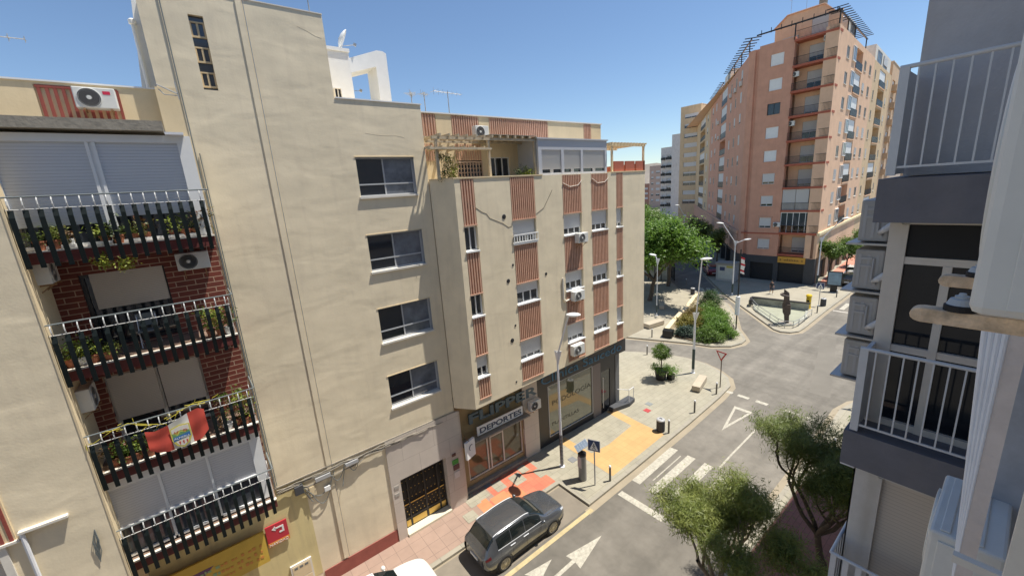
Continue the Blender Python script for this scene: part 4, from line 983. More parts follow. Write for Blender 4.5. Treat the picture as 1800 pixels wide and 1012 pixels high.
M_brp = tiled('brown_paving', (.30, .14, .11), (.27, .13, .10), (.18, .09, .07), 1, .4, .2, .01, .85, 'XY', .2, .14)
M_kerb = tiled('kerb_stone', (.33, .30, .235), (.30, .275, .22), (.2, .18, .14), 1, 1.0, 5, .012, .85, 'XY', .2, .12)
M_gut = mat('gutter_concrete', (.31, .26, .185), .9, .12, .8)
def arc(cx, cy, r, d0, d1, n=8): return [(cx + r * math.cos(R(d0 + (d1 - d0) * k / n)), cy + r * math.sin(R(d0 + (d1 - d0) * k / n))) for k in range(n + 1)]
def inset(poly, d):
    n = len(poly); out = []
    for i in range(n):
        p0, p1, p2 = [Vector(poly[(i + k) % n]) for k in (-1, 0, 1)]
        e1 = (p1 - p0).normalized(); e2 = (p2 - p1).normalized()
        n1 = Vector((-e1.y, e1.x)); n2 = Vector((-e2.y, e2.x)); b = (n1 + n2); b = b.normalized() if b.length > 1e-3 else n1
        out.append(tuple(p1 + b * d / max(.4, b.dot(n1))))
    return out
def pavement(name, poly, m, kerb=True):
    if sum(poly[i][0] * poly[(i + 1) % len(poly)][1] - poly[(i + 1) % len(poly)][0] * poly[i][1] for i in range(len(poly))) < 0: poly = poly[::-1]
    w = MB(); w.prism(poly, -.3, 0); o = struct('kerb', w, M_kerb)
    ins = inset(poly, .22); w = MB(); w.add([(x, y, .004) for x, y in ins], [tuple(range(len(ins)))]); struct(name, w, m, fix=False)
    out = inset(poly, -.34); w = MB(); w.add([(x, y, -.126) for x, y in out], [tuple(range(len(out)))]); struct('gutter', w, M_gut, fix=False)
S1 = [(-20, 13.28), (12.33, 13.28), (12.37, 11.26), (16, 11.34), (22, 11.55), (26.5, 11.78), (28.6, 12.0), (29.8, 12.7), (30.6, 13.9), (31.05, 15.2), (31.05, 16.8), (30.6, 18.4), (29.6, 20.2), (28.0, 22.4), (24, 28), (20, 40), (-20, 40)]
pavement('pavement', S1, M_pave)
S2 = [(34.4, 18.1), (34.9, 16.5), (36.0, 15.3), (37.3, 14.9), (38.4, 15.0), (39.6, 15.8), (41, 16.85), (45.6, 19.25), (48.8, 21.4), (50.0, 23.0), (50.1, 24.6), (50.6, 27.0), (52.5, 30.2), (60, 37.4), (90, 59), (80, 80), (10, 80), (26, 33), (31.8, 23.6)]
pavement('plaza', S2, mat('plaza_paving', (.34, .305, .23), .9, .14, .6, .2, 30))
S3 = [(42.9, 14.3), (42.6, 13.6), (42.9, 12.9), (43.7, 12.45), (45, 12.4), (52.4, 12.6), (62, 12.7), (62.7, 13.2), (62.8, 15.4), (90, 16.9), (130, 19.7), (130, 80), (100, 60.5), (70.6, 37.6), (52.7, 23.5), (47.5, 18.6)]
pavement('pavement', S3, mat('pale_paving', (.35, .315, .24), .9, .13, .6, .2, 30))
S4 = [(-20, -20), (33.5, -20), (33.2, 3.6), (32.8, 4.9), (31.6, 5.65), (30, 5.95), (24, 5.72), (15, 5.6), (-20, 5.4)]
pavement('pavement', S4, M_pave)
def patch(name, poly, m, z=.008):
    w = MB(); w.add([(x, y, z) for x, y in poly], [tuple(range(len(poly)))]); return struct(name, w, m, fix=False)
def rect(x0, x1, y0, y1): return [(x0, y0), (x1, y0), (x1, y1), (x0, y1)]
patch('pavement', rect(-20, 8.6, 13.5, 15.5), M_pinkp); patch('pavement', rect(8.6, 12.3, 13.5, 15.95), M_redp)
for r_, m_ in [((8.6, 9.3, 14.7, 15.95), M_pinkp), ((9.6, 10.2, 14.9, 15.6), M_pave), ((9.0, 9.9, 14.1, 14.8), M_orp), ((8.3, 8.9, 14.2, 15.1), M_orp), ((8.5, 9.2, 15.0, 15.6), M_pave), ((10.6, 11.3, 14.6, 15.4), M_pave), ((11.9, 12.3, 14.2, 14.9), M_pave), ((9.9, 10.6, 13.6, 14.6), M_orp), ((11.4, 11.9, 15.1, 15.7), M_pave), ((8.0, 8.6, 14.9, 15.5), M_pave), ((7.4, 8.0, 14.2, 14.8), M_pave)]:
    ZP = globals().get('ZP', .010) + .0013; patch('pavement', rect(*r_), m_, ZP)
patch('pavement', [(14.75, 11.75), (19.9, 11.95), (19.95, 13.9), (20.1, 15.95), (19.45, 15.95), (19.3, 13.85), (16.7, 13.6), (15.4, 13.75), (15.4, 15.9), (14.8, 15.7)], M_yelp)
patch('pavement', rect(-20, 21, .2, 5.2), M_brp)
patch('pavement', [(62.9, 15.7), (90, 17.1), (90, 18.8), (66, 17.0), (62.9, 16.9)], mat('far_red_paving', (.52, .22, .15), .85, .12, 1))
for x, y, s_, c in ((14.2, 14.1, .42, (.2, .2, .2)), (22.3, 14.6, .42, (.22, .23, .22)), (21.5, 14.2, .40, (.42, .05, .05)), (28.2, 16.9, .5, (.2, .2, .19)), (9.5, 15.75, .4, (.2, .2, .2))):
    m = MB(); m.box(x - s_ / 2, x + s_ / 2, y - s_ / 2, y + s_ / 2, .006, .016); m.box(x - s_ / 2 + .04, x + s_ / 2 - .04, y - s_ / 2 + .04, y + s_ / 2 - .04, .016, .02)
    o = m.build('manhole_cover', mat('cover_%.2f' % c[0] + str(c[1]), c, .6, .2, 20, .4, 60)); tag(o, {14.2: 'square grey cover in the yellow and grey paving by the parking meter', 22.3: 'square grey cover beside the red cover on the plaza', 21.5: 'small red square cover on the plaza', 28.2: 'square grey cover near the far kerb behind the potted tree', 9.5: 'square cover in the red paving by the sports shop'}[x], 'manhole cover')
# parking bay surface, painted lines
M_line = mat('road_paint', (.42, .39, .32), .8, .30, 7)
M_lined = mat('worn_road_paint', (.50, .46, .40), .85, .3, 6)
M_yk = mat('yellow_kerb_paint', (.46, .37, .20), .85, .2, 4)
patch('parking_bay', rect(-20, 12.3, 11.25, 13.2), mat('bay_asphalt', (.215, .185, .145), .93, .18, .8, .35, 80), -.1185)
patch('road_marking', [(-20, 10.75), (12.34, 10.96), (12.34, 11.16), (-20, 10.95)], M_yk, -.118)
for p in ([(15.36, 10.99), (15.38, 10.54), (19.26, 10.70), (19.2, 11.14)], [(15.35, 10.02), (15.38, 9.58), (19.27, 9.66), (19.23, 10.1)], [(15.64, 9.06), (15.67, 8.62), (19.27, 8.7), (19.29, 9.17)], [(15.6, 8.1), (15.6, 7.66), (19.3, 7.7), (19.3, 8.14)], [(15.6, 7.1), (15.6, 6.66), (19.3, 6.7), (19.3, 7.14)], [(14.05, 8.5), (14.42, 8.5), (14.36, 10.86), (14.0, 10.86)]): patch('road_marking', p, M_line, -.122)
patch('road_marking', [(16.1, 10.22), (18.9, 10.3), (18.9, 10.36), (16.1, 10.28)], M_line, -.122)
patch('road_marking', [(20.9, 8.47), (24.3, 8.56), (24.3, 8.66), (20.9, 8.57)], M_line, -.122); patch('road_marking', [(19.35, 8.40), (20.9, 8.47), (20.9, 8.57), (19.35, 8.5)], M_line, -.122)
w = MB()
tri = [(26.2, 10.66), (26.2, 9.5), (22.85, 9.94)]; ti = inset(tri, -.0)
def lerp(a, b, t): return (a[0] + (b[0] - a[0]) * t, a[1] + (b[1] - a[1]) * t)
cen = (25.3, 10.05)
for k in range(3):
    a, b = tri[k], tri[(k + 1) % 3]; s_ = .34
    w.add([(*a, -.122), (*b, -.122), (*lerp(b, cen, s_), -.122), (*lerp(a, cen, s_), -.122)], [(0, 1, 2, 3)])
struct('road_marking', w, M_line, fix=False)
for y0, y1 in ((11.15, 10.42), (9.98, 9.25), (8.28, 7.48), (7.12, 6.35), (11.9, 11.5)): patch('road_marking', [(27.66, y1), (27.98, y1), (27.98, y0), (27.66, y0)], M_line, -.122)
patch('road_marking', [(11.5, 9.80), (9.6, 10.12), (9.67, 9.82), (5.0, 9.7), (5.0, 9.52), (9.67, 9.66), (9.62, 9.33)], M_line, -.122)
patch('road_marking', [(9.05, 10.40), (7.75, 10.62), (7.9, 10.42), (6.5, 10.35), (6.5, 10.2), (7.9, 10.2), (8.0, 9.9), (8.35, 10.12)], M_line, -.122)
for q_ in ([(54.45, 27.9), (54.75, 27.5), (51.5, 25.25), (51.15, 25.7)], [(54.9, 27.15), (55.15, 26.7), (52.05, 24.5), (51.7, 24.95)], [(55.1, 26.35), (55.35, 25.95), (52.5, 23.85), (52.15, 24.25)], [(53.9, 28.75), (54.2, 28.35), (50.9, 26.1), (50.6, 26.5)]): patch('road_marking', q_, M_line, -.122)
for k in range(5): patch('road_marking', [(54, 11.9 - k * 1.0), (57, 11.95 - k * 1.0), (57, 11.5 - k * 1.0), (54, 11.45 - k * 1.0)], M_line, -.122)
patch('road_marking', [(53.0, 12.2), (53.3, 12.2), (53.3, 6.5), (53.0, 6.5)], M_lined, -.122)
# repairs in the asphalt
patch('road', [(31.5, 6.8), (44, 9.6), (43.5, 10.6), (31.5, 8.0)], mat('asphalt_patch', (.172, .156, .13), .93, .12, .5, .3, 90), -.1265)

# ================================================================ street objects
# ---------------------------------------------------------------- cars
def cr(p0, p1, p2, p3, t):
    return .5 * ((2 * p1) + (-p0 + p2) * t + (2 * p0 - 5 * p1 + 4 * p2 - p3) * t * t + (-p0 + 3 * p1 - 3 * p2 + p3) * t ** 3)
# station: x, then (y,z) for underside, sill, low side, wide, belt, glass top, roof shoulder, centre
ST = [
 (0.00, (.55, .42), (.62, .46), (.70, .58), (.72, .72), (.66, .86), (.55, .93), (.35, .96), (0, .97)),
 (0.10, (.66, .30), (.74, .34), (.82, .50), (.84, .74), (.78, .95), (.66, 1.02), (.42, 1.05), (0, 1.06)),
 (0.30, (.70, .24), (.84, .26), (.89, .48), (.905, .78), (.83, 1.02), (.66, 1.22), (.45, 1.27), (0, 1.29)),
 (0.62, (.70, .22), (.87, .24), (.91, .48), (.92, .80), (.85, 1.05), (.66, 1.48), (.50, 1.555), (0, 1.575)),
 (1.10, (.70, .20), (.88, .22), (.91, .48), (.92, .80), (.86, 1.045), (.67, 1.55), (.50, 1.60), (0, 1.62)),
 (1.70, (.70, .20), (.87, .22), (.90, .48), (.915, .80), (.87, 1.03), (.68, 1.57), (.52, 1.615), (0, 1.635)),
 (2.35, (.70, .20), (.87, .22), (.90, .48), (.915, .79), (.87, 1.01), (.67, 1.53), (.51, 1.585), (0, 1.605)),
 (2.85, (.70, .20), (.88, .22), (.91, .48), (.915, .79), (.86, .995), (.68, 1.32), (.54, 1.385), (0, 1.415)),
 (3.30, (.70, .20), (.88, .22), (.92, .48), (.92, .78), (.84, .985), (.74, 1.045), (.60, 1.09), (0, 1.125)),
 (3.80, (.70, .22), (.87, .24), (.92, .48), (.91, .76), (.81, .94), (.70, .985), (.52, 1.015), (0, 1.035)),
 (4.20, (.70, .24), (.82, .28), (.87, .48), (.86, .72), (.76, .86), (.66, .905), (.46, .935), (0, .955)),
 (4.42, (.64, .28), (.70, .32), (.76, .46), (.75, .66), (.66, .78), (.56, .82), (.36, .84), (0, .85)),
 (4.51, (.50, .36), (.56, .40), (.60, .48), (.60, .60), (.52, .69), (.44, .73), (.28, .75), (0, .76))]
def car_surface(nu, nv, u0=0, u1=12, v0=0, v1=7, side=1, off=0.0):
    def P(u, v):
        i = min(int(u), 11); t = u - i
        ii = [max(0, i - 1), i, min(12, i + 1), min(12, i + 2)]
        x = cr(*[ST[q][0] for q in ii], t)
        def prof(j):
            return [cr(*[ST[q][1 + j][c] for q in ii], t) for c in (0, 1)]
        j = min(int(v), 6); s = v - j
        jj = [max(0, j - 1), j, min(7, j + 1), j + 2]
        pr = [prof(q) if q <= 7 else [-prof(6)[0], prof(6)[1]] for q in jj]
        return Vector((x, cr(*[p[0] for p in pr], s) * side, cr(*[p[1] for p in pr], s)))
    g = []
    for a in range(nu + 1):
        for b in range(nv + 1):
            u = u0 + (u1 - u0) * a / nu; v = v0 + (v1 - v0) * b / nv
            p = P(u, v)
            if off:
                e = .02; n = (P(min(u + e, 12), v) - P(max(u - e, 0), v)).cross(P(u, min(v + e, 7)) - P(u, max(v - e, 0)))
                if n.length > 1e-9: n.normalize(); n *= side
                p = p + n * off * (1 if n.dot(Vector((0, p.y, .6 if p.z > .6 else -.2))) > 0 else -1)
            g.append(p)
    fs = [(a * (nv + 1) + b, (a + 1) * (nv + 1) + b, (a + 1) * (nv + 1) + b + 1, a * (nv + 1) + b + 1) for a in range(nu) for b in range(nv)]
    return g, fs
M_carglass = mat('car_glass', (.012, .016, .016), .03, spec=.9)
M_tyre = M_rubber
def make_car(loc, label, rz, paint, group='cars parked along the kerb'):
    t = thing('parked_car', label, 'car', loc, group, rz)
    m = L()
    for sd in (1, -1): m.add(*car_surface(72, 42, side=sd))
    m.add([(.02, y, z) for y, z in ((-.6, .45), (.6, .45), (.55, .93), (-.55, .93))], [(0, 1, 2, 3)]); m.add([(4.5, y, z) for y, z in ((-.52, .4), (.52, .4), (.45, .73), (-.45, .73))], [(0, 1, 2, 3)])
    m.add([(.3, -.7, .24), (4.2, -.7, .24), (4.2, .7, .24), (.3, .7, .24)], [(0, 1, 2, 3)])
    m.build('body', paint, t, smooth=True)
    # dark lower trim
    m = L()
    for sd in (1, -1): m.add(*car_surface(60, 6, .3, 11.7, .8, 1.75, sd, .008))
    m.build('lower_trim', M_rubber, t, smooth=True)
    for nm, a in (('rear_window', (1.85, 3.0 - .1, 5.0, 7)), ('windscreen', (6.25, 8.0 - .12, 5.05, 7))):
        m = L()
        for sd in (1, -1): m.add(*car_surface(16, 14, a[0], a[1], a[2], a[3], sd, .007))
        m.build(nm, M_carglass, t, smooth=True)
    for sd in (1, -1):
        for a in ((3.15, 4.42), (4.50, 5.55), (5.62, 7.25)):
            m = L(); g, fs = car_surface(14, 8, a[0], a[1], 4.12, 4.92, sd, .007)
            m.add(g, fs); m.build('side_window', M_carglass, t, smooth=True)
        m = L(); g, fs = car_surface(40, 1, 3.1, 7.5, 4.04, 4.10, sd, .010); m.add(g, fs); m.build('window_trim', M_alu, t)
        m = L(); g, _ = car_surface(30, 1, 3.0, 6.2, 5.55, 5.6, sd, .03); m.tube([g[k] for k in range(0, len(g), 2)], .018, 6); m.build('roof_rail', M_alu, t, smooth=True)
        for u in (4.25, 5.35):
            g, _ = car_surface(1, 1, u, u + .4, 3.72, 3.72, sd, .015); m = L(); m.tube([g[0], g[2]], .016, 6); m.build('door_handle', M_alu, t)
        for u in (3.35, 4.46, 5.6, 7.6):
            g, _ = car_surface(1, 8, u, u + .01, 1.9, 4.0, sd, .0015); m = L(); m.tube([g[k] for k in range(9)], .004, 4, cap=False); m.build('door_gap', M_rubber, t)
        m = L(); m.tube([(2.98, .88 * sd, 1.04), (2.98, 1.0 * sd, 1.07)], .025, 6); m.lathe([(.02, -.09), (.075, -.06), (.09, 0), (.075, .06), (.02, .09)], (2.97, 1.03 * sd, 1.10), 'Y', 12); m.build('mirror', paint, t, smooth=True)
        m = L(); m.add(*car_surface(8, 4, .8, 2.0, 3.55, 4.0, sd, .010)); m.build('tail_light', mat('tail_red', (.10, .01, .012), .15, spec=.8), t, smooth=True)
        m = L(); m.add(*car_surface(8, 4, 10.0, 11.3, 3.45, 4.0, sd, .010)); m.build('headlight', mat('lamp_glass', (.45, .47, .5), .08, spec=.9), t, smooth=True)
        for xw in (.90, 3.58):
            m = L(); m.lathe([(.41, -.20 * sd), (.41, .018 * sd), (.37, .020 * sd), (.37, .004 * sd), (.001, .003 * sd)], (xw, .90 * sd, .345), 'Y', 32); m.build('wheel_arch', M_rubber, t, smooth=False)
            wh = L(); y0 = .93 * sd
            wh.lathe([(.22, -.10), (.33, -.10), (.352, -.07), (.352, .05), (.335, .075), (.24, .08), (.23, .02)] if sd > 0 else [(.22, .10), (.33, .10), (.352, .07), (.352, -.05), (.335, -.075), (.24, -.08), (.23, -.02)], (xw, y0 - .065 * sd, .352), 'Y', 36)
            W = wh.build('wheel', M_tyre, t, smooth=True)
            rm = L(); yo = y0 + .0 * sd
            for k in range(5):
                a = k * 2 * math.pi / 5 + .3
                for da in (-.16, .16):
                    c0 = (xw + .04 * math.cos(a), yo, .352 + .04 * math.sin(a)); c1 = (xw + .235 * math.cos(a + da), yo - .005 * sd, .352 + .235 * math.sin(a + da))
                    rm.tube([c0, c1], .016, 5)
            rm.lathe([(.245, -.012), (.245, .012), (.222, .012), (.222, -.012)], (xw, yo, .352), 'Y', 32); rm.lathe([(.05, -.02), (.05, .018), (.001, .02)], (xw, yo, .352), 'Y', 12)
            rm.build('rim', mat('rim_silver', (.42, .40, .36), .25, metal=.8), W)
            rm = L(); rm.lathe([(.225, -.01), (.001, -.012)], (xw, yo - .05 * sd, .352), 'Y', 24); rm.build('brake_disc', M_black, W)
    m = L(); m.box(-.012, .02, -.26, .26, .60, .71); m.build('number_plate', M_white, t)
    m = L(); m.add(*car_surface(4, 10, 2.95, 3.35, 5.3, 7, 1, .03)); m.add(*car_surface(4, 10, 2.95, 3.35, 5.3, 7, -1, .03)); m.build('spoiler', paint, t, smooth=True)
    return t
P_grey = mat('metallic_grey_paint', (.13, .137, .148), .22, metal=.6, coat=1.0)
P_white = mat('white_car_paint', (.72, .70, .66), .25, coat=1.0)
P_red = mat('dark_red_car_paint', (.22, .015, .02), .3, coat=.8)
P_black = mat('black_car_paint', (.02, .02, .022), .25, coat=1.0)
make_car((6.42, 12.19, -.13), 'metallic grey suv parked at the kerb before the sports shop', R(.3), P_grey)
make_car((.30, 12.62, -.13), 'white car parked behind the grey suv, cut off by the bottom edge', R(1), P_white)
make_car((61.8, 29.4, -.13), 'dark red car parked in the shade behind the ticket kiosk', R(36), P_red, 'cars in the far streets')
make_car((67.5, 34.3, -.13), 'grey car parked beyond the red car in the shaded avenue', R(36), P_grey, 'cars in the far streets')
make_car((65.2, 13.9, -.13), 'black car in the right street behind the advert panel', R(3), P_black, 'cars in the far streets')
make_car((70.5, 14.6, -.13), 'white car farthest along the right street', R(3), P_white, 'cars in the far streets')

# ---------------------------------------------------------------- trees
M_bark = mat('bark', (.10, .075, .055), .9, .3, 8, .6, 25)
M_barkp = mat('pale_bark', (.30, .24, .17), .9, .3, 8, .6, 25)
def limb(m, p, d, r, l, depth, tips, rng, bend=.25, nb=(2, 3), shrink=.68, up=.12):
    pts = [Vector(p)]; d = Vector(d).normalized(); n = 5
    for i in range(n):
        d = (d + Vector((rng.uniform(-bend, bend), rng.uniform(-bend, bend), rng.uniform(-bend, bend) * .6 + up))).normalized()
        pts.append(pts[-1] + d * l / n)
    m.tube(pts, r, 8 if depth > 2 else 5, 0, r * .62, cap=False)
    if depth <= 2: tips += pts[2:]
    if depth == 0: return
    for k in range(rng.randint(*nb)):
        q = pts[rng.randint(n - 2, n)]
        a = rng.uniform(0, 6.283); s = rng.uniform(.45, .95)
        nd = (d + Vector((math.cos(a) * s, math.sin(a) * s, rng.uniform(-.15, .35)))).normalized()
        limb(m, q, nd, r * .6, l * shrink * rng.uniform(.85, 1.15), depth - 1, tips, rng, bend, nb, shrink, up)
def leaves(tips, n, size, rng, spread, aspect=.3, droop=.3, flat=.5, clump=7):
    vs = []; fs = []
    while len(fs) < n:
        t = tips[rng.randrange(len(tips))]
        c = t + Vector((rng.gauss(0, spread), rng.gauss(0, spread), rng.gauss(0, spread * .7)))
        base = Vector((rng.gauss(0, 1), rng.gauss(0, 1), rng.gauss(0, .6) - droop)).normalized()
        for q in range(clump):
            d = (base + Vector((rng.gauss(0, .5), rng.gauss(0, .5), rng.gauss(0, .4)))).normalized()
            up = Vector((rng.gauss(0, flat), rng.gauss(0, flat), 1)).normalized()
            s = d.cross(up)
            if s.length < .05: continue
            s.normalize(); l = size * rng.uniform(.6, 1.3); w_ = l * aspect * .5
            o = c + Vector((rng.gauss(0, size * .7), rng.gauss(0, size * .7), rng.gauss(0, size * .6)))
            b = len(vs); e = o + d * l; mid = o + d * l * .5
            vs += [o, mid + s * w_, e, mid - s * w_]; fs.append((b, b + 1, b + 2, b + 3))
    m = L(); m.add(vs, fs); return m
def tree(name, label, loc, h0, lean, r, l, depth, nleaf, size, spread, leafm, barkm, seed, group, aspect=.3, nb=(2, 3), stems=3, bend=.25, up=.12, squash=1, droop=.3, clump=7, shrink=.68, spr=.55, fork=None):
    rng = random.Random(seed); t = thing(name, label, 'tree', loc, group)
    m = L(); tips = []
    p = Vector((0, 0, -.05)); top = Vector((lean[0], lean[1], h0))
    m.tube([p, p.lerp(top, .35) + Vector((.04, -.03, 0)), p.lerp(top, .7) + Vector((-.03, .04, 0)), top], r * 1.15, 10, 0, r * .85, cap=False)
    for k in range(stems):
        a = k * 6.283 / stems + rng.uniform(-.4, .4)
        limb(m, top, (math.cos(a) * spr, math.sin(a) * spr, 1), r * .68, l * rng.uniform(.9, 1.1), depth, tips, rng, bend, nb, shrink, up)
    m.build('trunk', barkm, t, smooth=True, fix=False)
    lm = leaves(tips, nleaf, size, rng, spread, aspect, droop, clump=clump); lm.build('crown', leafm, t, fix=False)
    return t
M_olive = leafy('olive_leaf', (.12, .17, .035), (.32, .35, .09), .5, .42)
M_olive2 = leafy('dark_olive_leaf', (.09, .135, .032), (.24, .28, .07), .5, .40)
M_fresh = leafy('fresh_green_leaf', (.085, .17, .022), (.20, .33, .05), .5, .42)
M_fresh2 = leafy('mid_green_leaf', (.07, .13, .022), (.17, .26, .045), .5, .4)
tree('street_tree', 'feathery olive-green tree, right one of the two near trees, with forked dark trunk', (15.25, 2.6, 0), 2.4, (-.1, .55), .12, 1.8, 4, 62000, .16, .17, M_olive2, M_bark, 12, 'trees on the near pavement', .12, stems=6, spr=.85, droop=.5, up=.10, clump=12)
tree('street_tree', 'feathery olive-green tree nearest to the camera with pale branches over the road', (10.7, 4.3, 0), 2.2, (.1, .3), .12, 1.6, 4, 46000, .16, .16, M_olive, M_barkp, 29, 'trees on the near pavement', .12, stems=5, spr=.8, droop=.5, up=.09, clump=12)
tree('shade_tree', 'large bright green tree with forked trunk on the plaza behind the cream corner building', (44.4, 29.2, 0), 2.6, (.4, -.4), .26, 3.5, 4, 42000, .34, .75, M_fresh, M_bark, 5, 'trees along the avenue', .5, spr=.85, stems=5, up=.02)
for i, (x, y, s, lab) in enumerate([(52.5, 31.5, 1, 'second bright green tree behind the large plaza tree'), (60, 41, 5, 'bright green tree third along the left avenue behind the kiosk roof'), (70, 47.5, 9, 'bright green tree fourth along the left avenue'), (80, 57.5, 14, 'bright green tree fifth along the left avenue'), (97, 70, 17, 'farthest bright green tree along the left avenue'), (56, 43, 23, 'bright green tree at the left side of the kiosk')]):
    tree('shade_tree', lab, (x, y, 0), 3.0, (.2, -.2), .24, 2.9 if i else 2.2, 3, 14000, .42, .75, M_fresh if i % 2 == 0 else M_fresh2, M_bark, 40 + s, 'trees along the avenue', .55, spr=.8, stems=4, up=.06)
for i, (x, y, lab) in enumerate([(67, 31.5, 'small dark tree by the salmon left wing nearest the corner'), (76, 38.5, 'small dark tree by the salmon left wing, middle one'), (86, 45.5, 'small dark tree by the salmon left wing, farthest')]):
    tree('street_tree', lab, (x, y, 0), 2.6, (.1, 0), .12, 1.7, 3, 7000, .26, .4, M_olive2, M_bark, 70 + i, 'small trees by the salmon left wing', .5, spr=.6)
for i, (x, y, lab) in enumerate([(66.0, 15.9, 'young green tree right of the salmon corner, left of the pair'), (70.5, 15.2, 'young green tree right of the salmon corner, right of the pair'), (80, 15.9, 'young tree farther along the right street')]):
    tree('street_tree', lab, (x, y, 0), 2.4, (.1, .1), .10, 1.35, 3, 8000, .22, .34, M_fresh2, M_bark, 80 + i, 'young trees in the right street', .5, spr=.7)

# ---------------------------------------------------------------- planted bed
def bush(name, label, x, y, r, h, n, size, leafm, seed, z0=0.0, group=None, aspect=.45, stem=0):
    rng = random.Random(seed); t = thing(name, label, 'shrub', (x, y, z0), group)
    tips = []
    for k in range(90):
        a, e = rng.uniform(0, 6.283), rng.uniform(.05, 1.45); q = rng.uniform(.55, 1.0) * (1 + .18 * math.sin(3 * a + seed))
        tips.append(Vector((r * q * math.cos(a) * math.cos(e), r * q * math.sin(a) * math.cos(e), stem + h * q * math.sin(e))))
    m = L()
    for k in range(9): m.tube([(0, 0, -.02 + (.0 if not stem else 0)), tuple(tips[k * 7] * .5 + Vector((0, 0, stem * .4))), tuple(tips[k * 7])], .02, 5, 0, .008)
    if stem: m.tube([(0, 0, 0), (.02, 0, stem)], .05, 7)
    m.build('branches', M_bark, t)
    leaves(tips, n, size, rng, r * .13, aspect, .0, .8).build('foliage', leafm, t, fix=False)
    return t
bedp = [(34.9, 20.1), (34.9, 18.2), (36.1, 16.5), (38.8, 16.4), (40.6, 17.6), (45.6, 20.6), (49.5, 23.3), (48.6, 24.4), (40, 22.0)]
struct('planting_bed', (lambda w: (w.prism(bedp, 0.0, .12), w)[1])(MB()), mat('soil', (.14, .10, .065), .95, .3, 3, .5, 20))
t = thing('bed_wall', 'long cream curved wall with black end block edging the shrub bed', 'wall', (34.6, 20.5, 0))
m = MB(); line = [(34.75, 20.7), (37.5, 21.6), (40.2, 22.4), (43.5, 23.3), (46.5, 24.3), (49.6, 25.3)]
for k in range(5):
    (x0, y0), (x1, y1) = line[k], line[k + 1]
    m.prism([(x0, y0), (x1, y1), (x1 - .12, y1 + .42), (x0 - .12, y0 + .42)], 0, .62)
m.build('coping', M_cream, t)
m = MB(); m.prism([(34.2, 20.0), (35.0, 20.25), (34.72, 21.15), (33.95, 20.85)], 0, .72); m.build('end_block', M_black, t)
t = thing('low_fence', 'low dark metal fence around the front of the shrub bed', 'fence', (37, 16, 0))
m = MB(); fl = [(34.9, 19.9), (34.75, 18.0), (35.4, 16.9), (36.4, 16.2), (37.6, 16.0), (39.0, 16.2), (40.3, 17.0), (41.6, 17.9)]
for z in (.28, .48): m.tube([(x, y, z) for x, y in fl], .028, 6)
for x, y in fl: m.tube([(x, y, 0), (x, y, .5)], .025, 6)
m.build('rail', M_black, t)
bl = [(36.3, 17.6, 1.0, 1.0, M_fresh2, 'front centre low green shrub in the fenced bed'), (38.2, 17.4, 1.1, 1.15, M_fresh, 'bright green shrub at the right front of the fenced bed'), (35.8, 19.4, .8, .8, leafy('blue_green_leaf', (.03, .06, .04), (.08, .12, .08)), 'blue-green low shrub at the left front of the bed by the black block'),
      (39.6, 18.8, 1.4, 1.4, M_fresh, 'large bright green shrub in the middle right of the bed'), (38.3, 20.2, 1.2, 1.2, leafy('reddish_leaf', (.16, .12, .02), (.26, .24, .04)), 'yellowish flowering shrub at the left of the bed by the cream wall'), (41.8, 20.0, 1.3, 1.35, M_fresh, 'green shrub in the middle of the bed behind the front row'), (41.2, 21.3, 1.1, 1.1, leafy('reddish_leaf2', (.18, .10, .03), (.24, .20, .04)), 'second yellowish shrub farther along the cream wall'),
      (43.9, 21.2, 1.0, 1.2, M_fresh2, 'green shrub toward the back of the bed'), (46.6, 22.5, 1.25, 2.0, leafy('dark_green_leaf', (.025, .06, .012), (.06, .12, .02)), 'rounded dark green clipped bush at the far end of the bed')]
for i, (x, y, r, h, lm_, lab) in enumerate(bl): bush('shrub', lab, x, y, r * 1.3, h * .82, 8500, .15 if i < 8 else .12, lm_, 100 + i, .1, 'shrubs in the bed')

# ---------------------------------------------------------------- potted ball tree on plaza
t = thing('potted_tree', 'small ball-topped tree in a black planter on the plaza by the tall lamp', 'planter', (26.1, 16.1, 0))
m = L(); m.lathe([(.001, 0), (.36, 0), (.46, .8), (.42, .8), (.40, .72), (.001, .70)], (0, 0, 0), 'Z', 20); m.build('pot', M_black, t)
m = L(); m.tube([(0, 0, .6), (.05, -.03, 1.2), (0, .0, 1.9)], .045, 7); m.build('trunk', M_bark, t)
rng = random.Random(9); tips = []
for k in range(120):
    a, e = rng.uniform(0, 6.28), rng.uniform(-1.2, 1.5); q = rng.uniform(.7, 1.0); tips.append(Vector((.72 * q * math.cos(a) * math.cos(e), .72 * q * math.sin(a) * math.cos(e), 2.25 + .55 * q * math.sin(e))))
leaves(tips, 6500, .085, rng, .07, .5, 0, .8).build('crown', M_fresh2, t, fix=False)
tips = [Vector((.5 * math.cos(k), .5 * math.sin(k), .95 + .12 * math.sin(k * 3))) for k in range(24)]
leaves(tips, 900, .16, rng, .12, .25, .3, .8).build('low_foliage', M_fresh, t, fix=False)
t = thing('planter', 'small square black planter beside the potted ball tree', 'planter', (26.6, 15.55, 0))
m = L(); m.box(-.22, .22, -.22, .22, 0, .48); m.build('box', M_black, t, bevel=.02)
m = L(); m.box(-.19, .19, -.19, .19, .47, .49); m.build('soil', mat('soil', (.14, .10, .065)), t)
rng = random.Random(19); leaves([Vector((rng.gauss(0, .2), rng.gauss(0, .2), .75)) for k in range(20)], 500, .22, rng, .1, .2, .2).build('foliage', M_fresh, t, fix=False)
bush('potted_shrub', 'round bush by the kerb at the right edge beyond the near trees', 27.3, 4.2, .72, .75, 5000, .09, M_fresh2, 333, 0, None, stem=.75)

